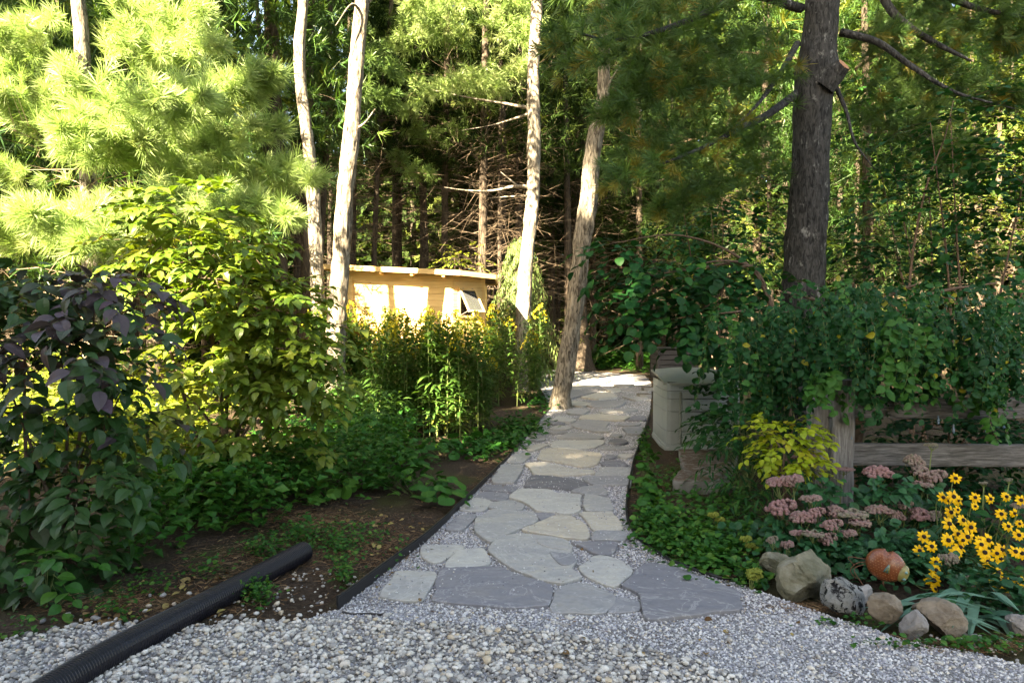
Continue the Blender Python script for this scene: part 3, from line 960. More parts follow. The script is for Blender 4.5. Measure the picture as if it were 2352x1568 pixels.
gg.add(q4, [[0, 1, 2], [0, 2, 3], [4, 6, 5], [4, 7, 6], [0, 4, 5], [0, 5, 1], [1, 5, 6], [1, 6, 2], [2, 6, 7], [2, 7, 3], [3, 7, 4], [3, 4, 0]])
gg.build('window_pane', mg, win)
gg = Geo()
tube(gg, [wp(w0 + .06, wz0 + .05, .0), hp(w0 + .06, hl - .06)], .008, 6)
for s in (w0 + .1, w1 - .1): box(gg, wp(s, wz1 - .005, .035), (.05, .02, .03), math.atan2(tBC[1], tBC[0]))
gg.build('window_hinge', plain('hinge_metal', (.15, .14, .13), .4, .5), win)

# ================================================================== STORAGE BOX
M_BIN = plain('weathered_resin', (.25, .275, .265), .5, .35, 14, .08, .08)
M_LID = plain('weathered_resin_lid', (.19, .20, .17), .5, .35, 9, .12, .08)
M_DARKGAP = plain('dark_gap', (.02, .02, .02), .9)
bx0, bx1, by0, by1 = 1.99, 3.0, 8.82, 9.95
bin_ = thing('storage_box', 'tall pale grey resin storage box with curved lid beside path', 'storage box', ((bx0 + bx1) / 2, (by0 + by1) / 2, 0))
def bin_outline(off=0.0, skew=.07):
    c = .07
    pts = [(bx0 + skew, by1), (bx0 + .02, by0 + .32), (bx0 + c * .35, by0 + c * .55), (bx0 + c, by0 + .02), (bx0 + .4, by0 - .015), (bx1 - .3, by0 - .015), (bx1 - c, by0 + .02), (bx1 - .03, by0 + c), (bx1, by0 + .3), (bx1, by1)]
    pts = np.array(pts); ctr = pts.mean(0)
    return pts + unit(pts - ctr) * off
bands = [.07, .245, .50, .665, .765, .865]
for a, b in zip(bands[:-1], bands[1:]):
    gg = Geo(); prism(gg, bin_outline(), a + .002, b - .003, .5, .006); gg.build('wall_panel', M_BIN, bin_)
gg = Geo(); prism(gg, bin_outline(-.018), .05, .88, .5, .0); gg.build('inner_shell', M_DARKGAP, bin_)
gg = Geo(); prism(gg, bin_outline(.03), -.005, .04, .5, .012); prism(gg, bin_outline(.012), .042, .068, .5, .01); gg.build('base', M_BIN, bin_)
# door: a raised leaf on the front with its hinge rod
gg = Geo()
dz = bands
for a, b in zip(dz[:-2], dz[1:-1]): box(gg, ((bx0 + .21 + bx1 - .1) / 2, by0 - .03, (a + b) / 2), (bx1 - .1 - bx0 - .21, .03, b - a - .012), bev=.008)
door = gg.build('door', M_BIN, bin_)
gg = Geo(); tube(gg, [(bx0 + .185, by0 - .022, .08), (bx0 + .185, by0 - .022, .76)], .013, 8)
for z in (.11, .13, .33, .55, .72): box(gg, (bx0 + .185, by0 - .028, z), (.03, .03, .012))
gg.build('door_hinge', M_LID, bin_)
# lid: thin curved shell that rises to the middle of the back and sags at the front
gg = Geo()
nseg = 14
rows = []
ctrx = (bx0 + bx1) / 2
for vz in np.linspace(0, 1, 9):
    y = by0 - .055 + vz * (by1 - by0 + .095)
    row = []
    for uz in np.linspace(0, 1, nseg):
        x = bx0 - .012 + uz * (bx1 - bx0 + .03) + .06 * vz * (1 - uz)
        corner = max(0, 1 - vz * 4) ** 2 * (abs(uz - .5) * 2) ** 4
        yy = y + corner * .14
        z = .895 + .075 * vz + .04 * math.sin(math.pi * uz) * (.35 + .65 * vz) - .03 * (1 - vz) ** 3
        row.append((x, yy, z))
    rows.append(row)
V = np.array(rows).reshape(-1, 3); nv = len(V)
V2 = np.concatenate([V, V - [0, 0, .025]])
F = []
for a in range(8):
    for b in range(nseg - 1):
        q = a * nseg + b
        F += [[q, q + 1, q + nseg + 1], [q, q + nseg + 1, q + nseg], [nv + q, nv + q + nseg + 1, nv + q + 1], [nv + q, nv + q + nseg, nv + q + nseg + 1]]
ring = list(range(nseg)) + [a * nseg + nseg - 1 for a in range(1, 9)] + list(range(8 * nseg + nseg - 2, 8 * nseg - 1, -1)) + [a * nseg for a in range(7, 0, -1)]
for a, b in zip(ring, ring[1:] + ring[:1]): F += [[a, nv + a, nv + b], [a, nv + b, b]]
gg.add(V2, F); gg.build('lid', M_LID, bin_, smooth=False)

# black slatted compost box behind it
M_BLACKWOOD = plain('black_stained_board', (.022, .022, .026), .55, .35, 20, .3, .1, stretch=(.2, .2, 2))
cpt = thing('compost_box', 'black slatted box half hidden behind pale storage box', 'compost box', (4.95, 20.9, 0))
for k in range(6):
    for (cx_, cy_, sx, sy) in ((4.95, 20.35, 1.16, .03), (4.95, 21.45, 1.16, .03), (4.37, 20.9, .03, 1.06), (5.53, 20.9, .03, 1.06)):
        gg = Geo(); box(gg, (cx_, cy_, .08 + k * .15), (sx, sy, .135), bev=.006); gg.build('slat', M_BLACKWOOD, cpt)
for sx in (-1, 1):
    for sy in (-1, 1):
        gg = Geo(); box(gg, (4.95 + sx * .57, 20.9 + sy * .545, .45), (.07, .07, .92), bev=.006); gg.build('corner_post', M_BLACKWOOD, cpt)
gg = Geo(); box(gg, (4.95, 20.9, .955), (1.3, 1.24, .03), bev=.008); gg.build('lid', M_BLACKWOOD, cpt)

# concrete slabs
def concrete_mat():
    m, nt, out = mat('weathered_concrete')
    a = noise(nt, 5, 6, .7); b = noise(nt, 90, 3)
    gm = nt.nodes.new('ShaderNodeNewGeometry'); sp = nt.nodes.new('ShaderNodeSeparateXYZ'); nt.links.new(gm.outputs['Normal'], sp.inputs[0])
    col = ramp(nt, a, [(.3, (.13, .125, .11)), (.6, (.22, .22, .205)), (.8, (.30, .30, .29))])
    lit = ramp(nt, noise(nt, 12, 6, .75), [(.36, (0, 0, 0)), (.52, (1, 1, 1))])
    col = mixc(nt, math_(nt, 'MULTIPLY', math_(nt, 'MAXIMUM', sp.outputs[2], 0.0), lit), col, (.085, .058, .038))
    finish(nt, out, col, .9, .2, math_(nt, 'ADD', a, math_(nt, 'MULTIPLY', b, .3)), .5, .012)
    return m
M_CONC = concrete_mat()
def slab(poly, z0, z1, label, seed):
    c_ = np.mean(poly, 0)
    gg = Geo(); prism(gg, ragged(poly, .06, .012, seed), z0, z1, .5, .018)
    o = gg.build('stepping_slab', M_CONC, origin=(c_[0], c_[1], 0)); tag(o, label, 'stone slab')
slab(np.array([G(1578, 1098, .1)[:2], G(1668, 1098, .1)[:2], G(1700, 1030, .1)[:2], G(1556, 1030, .1)[:2]]), -.01, .10, 'long litter-strewn concrete slab in front of pale storage box', 1)
slab(np.array([G(1545, 1098, .13)[:2] * .99, G(1660, 1100, .13)[:2] * .99, G(1657, 1078, .12)[:2] * 1.0, G(1560, 1078, .12)[:2] * 1.0]), -.01, .13, 'short thick concrete slab with pale front edge among creepers', 2)
for (vx, vy, lab) in ((1479, 909, 'small pale concrete block lying on gravel left of storage box'), (1488, 893, 'narrow pale timber offcut behind the concrete block by storage box')):
    c_ = G(vx, vy, .05)
    gg = Geo(); box(gg, c_, (.26, .3, .10) if 'block' in lab else (.2, 1.1, .12), .1, bev=.008)
    tag(gg.build('concrete_block' if 'block' in lab else 'timber_offcut', M_CONC, origin=(c_[0], c_[1], 0)), lab, 'block' if 'block' in lab else 'timber')

# ================================================================== FENCE
def grey_wood():
    m, nt, out = mat('weathered_grey_wood')
    n1 = noise(nt, 5, 6, .65, stretch=(1, 14, 14), dist=.5)
    n2 = noise(nt, 2, 4)
    col = ramp(nt, n1, [(.3, (.035, .033, .031)), (.5, (.085, .083, .08)), (.72, (.17, .167, .163))])
    col = mixc(nt, .5, col, mixc(nt, n2, (.7, .68, .64), (1.2, 1.2, 1.22)), 'MULTIPLY')
    finish(nt, out, col, .9, .15, n1, .6, .01)
    return m
M_GREY = grey_wood()
m2, nt, out = mat('weathered_grey_post')
n1 = noise(nt, 5, 6, .65, stretch=(14, 14, 1), dist=.5)
col = ramp(nt, n1, [(.3, (.05, .045, .042)), (.5, (.125, .12, .115)), (.72, (.22, .215, .21))])
finish(nt, out, col, .9, .15, n1, .6, .01); M_GREYPOST = m2
def rough_beam(gg, a, b, w, h, seed):
    """hewn beam from a to b, w deep, h high"""
    a, b = np.asarray(a, float), np.asarray(b, float)
    n = 26; d = unit(b - a); side = unit(np.cross(d, [0, 0, 1.])) if abs(d[2]) < .9 else np.array([1., 0, 0]); up = np.cross(side, d)
    prof = np.array([(-.5, -.42), (-.42, -.5), (.42, -.5), (.5, -.42), (.5, .42), (.42, .5), (-.42, .5), (-.5, .42)])
    pts = a + (b - a) * np.linspace(0, 1, n)[:, None]
    V = []
    for i_, p_ in enumerate(pts):
        for k, (u, v) in enumerate(prof):
            V.append(p_ + side * u * w + up * v * h)
    V = np.array(V); V = V + .010 * np.stack([fbm(V * 6 + s_, seed + s_, 2) for s_ in (0, 1, 2)], 1) * (np.array([1, 1, 1]) - np.abs(d) * .8)
    F = []
    for i_ in range(n - 1):
        for k in range(8):
            k2 = (k + 1) % 8
            F += [[i_ * 8 + k, i_ * 8 + k2, (i_ + 1) * 8 + k2], [i_ * 8 + k, (i_ + 1) * 8 + k2, (i_ + 1) * 8 + k]]
    for k in range(1, 7): F += [[0, k + 1, k], [(n - 1) * 8, (n - 1) * 8 + k, (n - 1) * 8 + k + 1]]
    gg.add(V, np.array(F)[:, ::-1])
FY = 5.55
fx = lambda vx: (vx - CX) * FY / FPX
fence = thing('rail_fence', 'weathered grey wooden post and rail fence behind pink flowers', 'fence', (3.6, FY, 0))
for vx, w, h, dy in ((1928, .19, 1.17, 0), (1888, .12, 1.02, .07), (2520, .19, 1.17, 0)):
    gg = Geo(); rough_beam(gg, (fx(vx), FY + dy, -.05), (fx(vx) + .005, FY + dy, h), w, .17, int(vx))
    gg.build('fence_post', M_GREYPOST, fence)
for z, h in ((.94, .17), (.555, .18)):
    gg = Geo(); rough_beam(gg, (fx(1958), FY + .02, z), (fx(2505), FY + .05, z - .012), .06, h, int(z * 100))
    gg.build('fence_rail', M_GREY, fence)
# string lights: wire along the upper rail with little bulbs
lights = thing('string_lights', 'dark wire with small glass bulbs hanging under upper fence rail', 'string lights', (3.4, FY - .1, .85))
wire = [P(vx, 952 + 10 * math.sin(vx * .04), FY - .07) for vx in range(1900, 2361, 20)]
gg = Geo(); tube(gg, wire, .0025, 4); gg.build('wire', M_BLACKPLASTIC, lights)
M_BULB = plain('frosted_bulb', (.10, .16, .22), .2, .6)
M_BULB.node_tree.nodes['Principled BSDF'].inputs['Alpha'].default_value = .8
for vx, vy in ((2155, 965), (2190, 985), (2265, 985), (2305, 975), (1955, 1000)):
    t_ = P(vx, vy, FY - .075)
    gg = Geo(); tube(gg, [t_ + [0, 0, .04], t_ + [0, 0, .012], t_, t_ - [0, 0, .025], t_ - [0, 0, .035]], [.006, .007, .011, .011, .003], 8)
    gg.build('bulb', M_BULB, lights)

# ================================================================== ROCKS AND ORNAMENT
def rock_mat(name, a, b, c, spots=None):
    m, nt, out = mat(name)
    n1 = noise(nt, 7, 6, .65); n2 = noise(nt, 45, 5, .7)
    col = ramp(nt, n1, [(.3, a), (.52, b), (.72, c)])
    col = mixc(nt, .5, col, mixc(nt, n2, (.6, .6, .6), (1.3, 1.3, 1.3)), 'MULTIPLY')
    if spots: col = mixc(nt, ramp(nt, noise(nt, 22, 6, .75, dist=.6), [(.5, (0, 0, 0)), (.55, (1, 1, 1))]), col, spots)
    finish(nt, out, col, .88, .2, math_(nt, 'ADD', n1, math_(nt, 'MULTIPLY', n2, .4)), .6, .02)
    return m
RM_A = rock_mat('mossy_limestone', (0.062, 0.062, 0.034), (0.155, 0.146, 0.102), (0.248, 0.239, 0.192))
RM_B = rock_mat('black_lichen_rock', (0.105, 0.105, 0.099), (0.186, 0.186, 0.174), (0.248, 0.248, 0.236), (0.007, 0.007, 0.007))
RM_C = rock_mat('tan_fieldstone', (0.099, 0.077, 0.056), (0.174, 0.143, 0.108), (0.236, 0.205, 0.161))
RM_D = rock_mat('pale_grey_fieldstone', (0.136, 0.124, 0.115), (0.211, 0.198, 0.186), (0.273, 0.260, 0.248))
RM_E = rock_mat('white_stone', (0.279, 0.273, 0.260), (0.341, 0.335, 0.322), (0.384, 0.378, 0.372))
def rock(px, py, wpx, hpx, m, label, seed, facets=7, depth=.85, amp=.16):
    b = G(px, py)
    s = b[1] / FPX
    w, h = wpx * s / 2, hpx * s / 2 * 1.05
    V, F = ICO4
    r = np.random.default_rng(seed)
    W = V.copy()
    for _ in range(facets):
        nn = unit(r.normal(size=3)); d = r.uniform(.45, .78)
        W = W - np.maximum(W @ nn - d, 0)[:, None] * nn * .97
    W = W * (1 + amp * fbm(V * 1.5 + seed, seed, 3)[:, None] + .05 * (1 - 2 * np.abs(fbm(V * 4, seed + 3, 3)))[:, None])
    W = W / np.abs(W).max(0) * [w, max(w, h) * depth, h]
    gg = Geo(); gg.add(W + [b[0], b[1] + max(w, h) * depth * .8, h * .86], F)
    tag(gg.build('garden_rock', m, smooth=False, origin=(b[0], b[1] + w * .8, 0)), label, 'rock')
rock(1795, 1338, 78, 62, RM_A, 'small rounded greyish-green rock touching the largest boulder', 1)
rock(1878, 1390, 150, 110, RM_A, 'largest rough mossy limestone boulder at corner of flower bed', 2, 10, .8, .2)
rock(1955, 1425, 108, 92, RM_B, 'rock blotched with black lichen beside the biggest boulder', 3, 8)
rock(1990, 1385, 44, 40, RM_E, 'small white stone peeping out behind the black-blotched rock', 4, 9)
rock(2040, 1452, 82, 84, RM_C, 'tan pointed rock between lichen-blotched rock and grey cobble', 5, 10, .7, .1)
rock(2110, 1474, 62, 70, RM_D, 'pale grey upright cobble under the strap-shaped leaves', 6, 5)
rock(2180, 1470, 112, 82, RM_C, 'wide brownish boulder behind the pale grey upright cobble', 7, 6)
rock(2352, 1466, 60, 50, RM_D, 'grey stone cut off by the frame beyond the strap leaves', 8, 6)
rock(2252, 1478, 32, 18, RM_D, 'flat little grey stone lying in the border gravel', 9, 6)
rock(2240, 1492, 24, 12, RM_E, 'tiny white stone at the rim of the gravel border', 10, 6)

# round ceramic fish-like ornament
oy = 3.92
oc = P(2034, 1297, oy)
s = oy / FPX
orn = thing('garden_ornament', 'round orange ceramic fish ornament with pale speckles and green face', 'garden ornament', (oc[0], oc[1], 0))
def ceramic(name, col, r=.35): return plain(name, col, r, .5, 40, .3, .1)
M_TERRA = ceramic('orange_glaze', (.145, .042, .015)); M_CREAM = ceramic('cream_glaze', (.25, .125, .055)); M_OLIVE = ceramic('olive_glaze', (.17, .15, .05)); M_BLUEG = ceramic('blue_green_glaze', (.08, .16, .15))
V, F = ICO4
W = V * [42 * s, .055, 37 * s]
W[:, 2] -= .18 * np.maximum(0, 1 - ((V[:, 0] + .15) / .16) ** 2) * np.maximum(0, V[:, 2]) * 37 * s   # notch on the back
# head end squashed
ca, sa = math.cos(-.35), math.sin(-.35)
RY = np.array([[ca, 0, -sa], [0, 1, 0], [sa, 0, ca]])
face_out = np.array([[.93, -.36, 0], [.36, .93, 0], [0, 0, 1]])
face_out = np.array([[math.cos(-.45), -math.sin(-.45), 0], [math.sin(-.45), math.cos(-.45), 0], [0, 0, 1]])
OM = face_out @ RY
gg = Geo(); gg.add(W @ OM.T + oc, F); gg.build('body', M_TERRA, orn, smooth=True)
gg = Geo()
pts = []
for row, zz_ in enumerate(np.linspace(-.78, .8, 11)):
    wdt = math.sqrt(max(0, 1 - zz_ ** 2))
    for xx in np.arange(-.9, .62, .15):
        xx = xx + (.075 if row % 2 else 0) + R.normal(0, .012)
        if abs(xx) < wdt * .93 and not (abs(xx - .12) < .2 and abs(zz_) < .2):
            yy = -math.sqrt(max(0.0, 1 - xx * xx - zz_ * zz_))
            pts.append((xx, yy, zz_))
pts = np.array(pts) * [42 * s, .055, 37 * s]
for p_ in pts:
    gg.add((ICO1[0] * [.0030, .003, .0024] + p_) @ OM.T + oc, ICO1[1])
o = gg.build('speckles', M_CREAM, orn); o['kind'] = 'stuff'
gg = Geo()
gg.add((ICO3[0] * [.34, .8, .62] * [42 * s, .055, 37 * s] * .9 + [.86 * 42 * s, -.012, -.02 * s]) @ OM.T + oc, ICO3[1]); gg.build('face', M_OLIVE, orn, smooth=True)
for q, (ex, ez) in enumerate(((.95, .22), (.98, -.22))):
    gg = Geo(); gg.add((ICO2[0] * .009 + [ex * 42 * s, -.045, ez * 37 * s]) @ OM.T + oc, ICO2[1]); gg.build('eye' if q == 0 else 'lip', M_BLUEG, orn, smooth=True)
for q, (ang_, m_) in enumerate(((-.5, M_BLUEG), (-.17, M_OLIVE), (.17, M_BLUEG), (.5, M_OLIVE))):
    gg = Geo()
    a0 = np.array([-.02 * 42 * s, -.056, 0]); d_ = np.array([math.sin(ang_) * .5 + .0, 0, -1.])
    tube(gg, [(a0 + np.array([0.1 * 42 * s, 0, 10 * s]) + d_ * l) @ OM.T + oc for l in (0, 8 * s, 20 * s)], [.004, .006, .0045], 7)
    gg.build('fin_ray', m_, orn, smooth=True)
M_WIRE = plain('rusty_wire', (.10, .045, .025), .7)
for q, (x1, z1) in enumerate(((-75, -20), (-60, -48), (-30, -62))):
    gg = Geo()
    pts = [(-38 * s, .0, -6 * s - q * 6 * s), (-55 * s, -.01, (-10 - 14 * q) * s), (x1 * s, .0, z1 * s), ((x1 + 18) * s, .02, (z1 - 14) * s)]
    tube(gg, [np.array(p_) @ OM.T + oc for p_ in pts], .0028, 5, 14); gg.build('wire_whisker', M_WIRE, orn)
gg = Geo(); tube(gg, [oc + [0, .02, -.03], [oc[0], oc[1] + .03, -.02]], .006, 6); gg.build('stake', M_WIRE, orn)

# ================================================================== TREES
Q = lambda a: np.asarray(a, float)

def trunk_px(pts, Y, lean=0.0, top=None, ground=True):
    """trunk centreline (top to bottom) read as (x, y, width) at distance Y; continues up to `top` and down into the soil"""
    P3, rad = [], []
    for vx, vy, w in pts:
        P3.append(P(vx, vy, Y)); rad.append(w * .5 * Y / FPX)
    P3, rad = P3[::-1], rad[::-1]                  # bottom to top
    if ground:
        b = P3[0]
        if b[2] > .05:
            d = P3[0] - P3[min(1, len(P3) - 1)]
            P3.insert(0, Q([b[0] + d[0] / max(-d[2], .2) * b[2] * .5, Y, -.08])); rad.insert(0, rad[0] * 1.12)
        else:
            P3.insert(0, b - [0, 0, .15]); rad.insert(0, rad[0] * 1.12)
    if top and P3[-1][2] < top:
        d = P3[-1] - P3[-2]; h = top - P3[-1][2]
        P3.append(P3[-1] + [d[0] / d[2] * h * .6, .0, h]); rad.append(rad[-1] * .45)
    return Q(P3), Q(rad)

def needles(g, pos, dirs, size, tpls, tone):
    n = len(pos)
    if not n: return
    which = R.integers(0, len(tpls), n)
    size = np.broadcast_to(size, (n,)); tone = np.broadcast_to(tone, (n,))
    for k, t in enumerate(tpls):
        m = which == k
        if m.any():
            M = frames(dirs[m], R.normal(size=(m.sum(), 3)) * .3 + [0, 0, 1]) * size[m][:, None, None]
            g.inst(t, M, pos[m], tone[m])

def spray(gN, gT, spine, width, n, size, tpls, tone=(.3, .8), start=.15, flat=.3, updir=.3, twig_r=.004, skew=0.0, odd=0.0):
    """a bough: needle tufts on side twigs around a spine polyline"""
    spine = Q(spine)
    sp, _ = resample(spine, np.ones(len(spine)), 40)
    t = R.uniform(start, 1.02, n) ** .85
    k = np.clip((t * 39).astype(int), 0, 38)
    base = sp[k]; tang = unit(sp[k + 1] - sp[k])
    side = unit(np.cross(tang, [0, 0, 1.])); up = np.cross(side, tang)
    prof = np.sin(np.pi * np.clip(t * .93 + .04, 0, 1)) ** .6
    lat = R.uniform(-1, 1, n) * width * prof
    ver = R.normal(0, flat, n) * width * prof + skew
    back = np.abs(lat) * .7
    pos = base + side * lat[:, None] + up * ver[:, None] + tang * (R.uniform(0, .25, n) * width)[:, None]
    root = base - tang * (back * .5)[:, None] * .6
    twigs(gT, root, pos, twig_r)
    dirs = unit(unit(pos - root) * .8 + tang * .45 + np.c_[np.zeros((n, 2)), np.full(n, updir)] + R.normal(0, .25, (n, 3)))
    tn = R.uniform(tone[0], tone[1], n)
    if odd: tn = np.where(R.uniform(size=n) < odd, R.uniform(.9, 1, n), tn)
    needles(gN, pos, dirs, size * R.uniform(.75, 1.2, n), tpls, tn)
    # a second, inner tuft on each twig
    mid = root + (pos - root) * R.uniform(.55, .8, n)[:, None]
    needles(gN, mid, unit(dirs + R.normal(0, .5, (n, 3))), size * .85, tpls, tn)

def dead_twigs(g, axis_pts, n, L, r, zmin, zmax, droop=.15, up=False):
    """fine bare side branches around a trunk, each with a few forks"""
    axis_pts = Q(axis_pts)
    z = R.uniform(zmin, zmax, n)
    xy = np.stack([np.interp(z, axis_pts[:, 2], axis_pts[:, 0]), np.interp(z, axis_pts[:, 2], axis_pts[:, 1])], 1)
    a = R.uniform(0, 2 * math.pi, n)
    d = np.c_[np.cos(a), np.sin(a), R.normal(.05, .25, n)]
    A = np.c_[xy, z]
    ln = L * R.uniform(.35, 1.1, n)
    B = A + unit(d) * (ln * .55)[:, None]
    C = B + unit(d + np.c_[np.zeros((n, 2)), np.full(n, -droop)] + R.normal(0, .2, (n, 3))) * (ln * .5)[:, None]
    twigs(g, A, A + (B - A) * 1.15, r); twigs(g, B, C, r * .62)
    for q in range(4):
        f = R.uniform(.3, .95, n)[:, None]
        S = A + (B - A) * f if q < 2 else B + (C - B) * f * .8
        E = S + unit(d + R.normal(0, .75, (n, 3))) * (ln * R.uniform(.15, .4, n))[:, None]
        twigs(g, S, E, r * .4)

def sprays(O, D, L, k, leaf, droop=.25, alt=True, spread=.9, up=.6, size_var=.25, start=.2, terminal=True):
    """leaf positions, directions, normals and sizes along N drooping twigs with k leaves each; also the twig curve"""
    O, D = Q(O), unit(D); N = len(O)
    L = np.broadcast_to(L, (N,))
    ts = np.linspace(start, 1, k)
    pos, dr, nm = [], [], []
    side = unit(np.cross(D, [0, 0, 1.]) + 1e-6)
    for q, t in enumerate(ts):
        p = O + D * (L * t)[:, None] + np.c_[np.zeros((N, 2)), -droop * L * t * t]
        tang = unit(D + np.c_[np.zeros((N, 2)), np.full(N, -2 * droop * t)])
        sg = 1 if q % 2 else -1
        sd = side * sg * spread
        if terminal and q == k - 1: sd = sd * .1
        d = unit(tang * .7 + sd + R.normal(0, .22, (N, 3)))
        n = unit(np.cross(side, tang) * 1.0 + np.c_[np.zeros((N, 2)), np.full(N, up)] + R.normal(0, .35, (N, 3)))
        pos.append(p); dr.append(d); nm.append(n)
    end = O + D * L[:, None] + np.c_[np.zeros((N, 2)), -droop * L]
    mid = O + D * (L * .5)[:, None] + np.c_[np.zeros((N, 2)), -droop * L * .25]
    sz = leaf * R.uniform(1 - size_var, 1 + size_var, N * k)
    return np.concatenate(pos), np.concatenate(dr), np.concatenate(nm), sz, (O, mid, end)

def ell(n, c, r, shell=.5):
    """points in an ellipsoid, thicker towards its surface; also the outward direction"""
    d = unit(R.normal(size=(n, 3)))
    rr = (R.uniform(0, 1, n) ** shell)[:, None]
    return Q(c) + d * rr * Q(r), d

def leaf_objects(par, name, mt, tpl, pos, M, sz, tone, count, variants=8):
    """the `count` leaves nearest the camera as parts that share a few meshes; returns the mask of the others"""
    dist = np.linalg.norm(pos - [0, 0, CAM_H], axis=1) / sz
    inview = (np.abs(pos[:, 0]) < pos[:, 1] * .76)
    dist = np.where(inview, dist, 1e6)
    idx = np.argsort(dist)[:count]
    mes = []
    qs = np.quantile(tone, (np.arange(variants) + .5) / variants)
    for q in range(variants):
        g = Geo(); g.add(tpl[0], tpl[1], qs[q]); mes.append(g.mesh(name, mt))
    v = np.clip(np.searchsorted(qs, tone[idx]), 0, variants - 1)
    for i_, vv in zip(idx, v):
        place(name, mes[vv], par, M[i_] * sz[i_], pos[i_])
    m = np.ones(len(pos), bool); m[idx] = False
    return m

def flora(par, name, mt, tpl, pos, dr, nm, sz, tone, parts=0, rest_name='foliage'):
    M = frames(dr, nm)
    tone = np.broadcast_to(tone, (len(pos),))
    m = np.ones(len(pos), bool)
    if parts: m = leaf_objects(par, name, mt, tpl, pos, M, sz, tone, parts)
    if m.any():
        g = Geo(); g.inst(tpl, M[m] * sz[m][:, None, None], pos[m], tone[m])
        o = g.build(rest_name, mt, par)
        if parts: o['kind'] = 'stuff'

# ---- the trees whose trunks stand out
def stem_tree(name, label, cat, pts, Y, mt, top=12., sides=16, group=None, limbs=(), ridge=.085, rough=.06, seed=0):
    p3, rad = trunk_px(pts, Y, top=top)
    t = thing(name, label, cat, (p3[0][0], p3[0][1], 0), group)
    g = Geo(); tube(g, p3, rad, sides, max(14, int((p3[-1][2]) / (.06 if sides > 20 else .21))), rough=rough, ridge=ridge, seed=seed)
    g.build('trunk', mt, t, smooth=True)
    for lm in limbs:
        g = Geo()
        L_ = Q([P(a, b, Y + dy) for a, b, dy, r in lm]); tube(g, L_, [r for *_, r in lm], 7, 24, rough=.12, seed=len(lm))
        g.build('branch', mt if name != 'dead' else M_DEAD, t, smooth=True)
    return t, p3

def leafy_top(t, p3, z0, z1, rad, n, leaf, mt, size_tone=(.2, .9)):
    c = Q([np.interp((z0 + z1) / 2, p3[:, 2], p3[:, 0]), np.interp((z0 + z1) / 2, p3[:, 2], p3[:, 1]), (z0 + z1) / 2])
    o, d = ell(n, c, (rad, rad, (z1 - z0) / 2), .6)
    pos, dr, nm, sz, tw = sprays(o, d * [1, 1, .4], .5, 6, leaf, .3)
    g = Geo(); g.inst(LEAF_SMALL, frames(dr, nm) * sz[:, None, None], pos, np.repeat(R.uniform(*size_tone, n)[None], 6, 0).ravel())
    g.build('crown', mt, t)

t1, a = stem_tree('locust_tree', 'slim pale sunlit trunk with an S-bend, just beside the yellow-green pine', 'tree', [(699, -150, 22), (697, 0, 23), (688, 120, 25), (692, 200, 25), (708, 330, 27), (718, 430, 28), (724, 540, 29), (731, 720, 32)], 14.2, M_LOCUST_PALE, 13, 24, seed=1, ridge=.12, rough=.09)
leafy_top(t1, a, 9.6, 14, 2.6, 420, .16, M_FAR)
stem_tree('locust_tree', 'dark trunk standing close behind the S-bent pale trunk', 'tree', [(712, -20, 20), (708, 300, 22), (704, 640, 25)], 16.5, M_FORESTBARK, 12, 12, seed=2)
t2, a = stem_tree('locust_tree', 'straight sun-dappled trunk in front of left end of shed roof', 'tree', [(842, -120, 28), (830, 20, 31), (817, 180, 33), (806, 330, 35), (793, 440, 37), (783, 600, 38), (774, 730, 42)], 12.6, M_LOCUST, 13, 30, seed=3, ridge=.13, rough=.08,
    limbs=[[(812, 300, 0, .03), (835, 285, -.1, .02), (862, 250, -.25, .008)], [(830, 30, 0, .03), (812, 10, -.3, .02), (770, 60, -.5, .006)], [(834, 20, 0, .04), (872, -30, .2, .03), (890, -120, .4, .02)], [(801, 330, 0, .02), (798, 300, -.12, .012), (797, 280, -.15, .005)]])
leafy_top(t2, a, 9.0, 14, 2.6, 380, .16, M_FAR)
t3, a = stem_tree('locust_tree', 'pale trunk glaring in full sun between shed and leaning trunk', 'tree', [(1238, -100, 24), (1233, 20, 26), (1225, 160, 27), (1227, 330, 30), (1224, 450, 30), (1210, 590, 31), (1202, 720, 33), (1197, 884, 37)], 17.3, M_LOCUST_PALE, 15, 24, seed=4, ridge=.12,
    limbs=[[(1222, 250, 0, .05), (1170, 240, .3, .035), (1080, 225, .8, .02), (960, 200, 1.2, .006)], [(1222, 260, .0, .04), (1190, 270, .2, .03), (1140, 285, .3, .012), (1060, 300, .4, .004)], [(1216, 430, .1, .055), (1190, 428, .1, .045), (1130, 438, .2, .03), (1060, 436, .3, .014), (1020, 430, .2, .005)], [(1216, 450, .0, .03), (1160, 452, .3, .018), (1120, 455, .4, .006)], [(1190, 428, .1, .03), (1168, 410, 0, .015), (1150, 395, 0, .005)]])
leafy_top(t3, a, 10.8, 16, 2.6, 420, .16, M_FAR)
t4, a = stem_tree('locust_tree', 'leaning furrowed trunk rooted at the left edge of the flagstones', 'tree', [(1394, -60, 22), (1388, 100, 24), (1383, 240, 29), (1363, 340, 35), (1348, 480, 39), (1334, 590, 38), (1318, 720, 37), (1298, 850, 40), (1288, 905, 43), (1285, 928, 50), (1284, 941, 64)], 13.3, M_LOCUST, 13, 40, seed=5, ridge=.15, rough=.06,
    limbs=[[(1385, 230, 0, .04), (1400, 190, -.1, .025), (1418, 160, -.1, .008)]])
leafy_top(t4, a, 9.0, 14, 2.4, 380, .16, M_FAR)
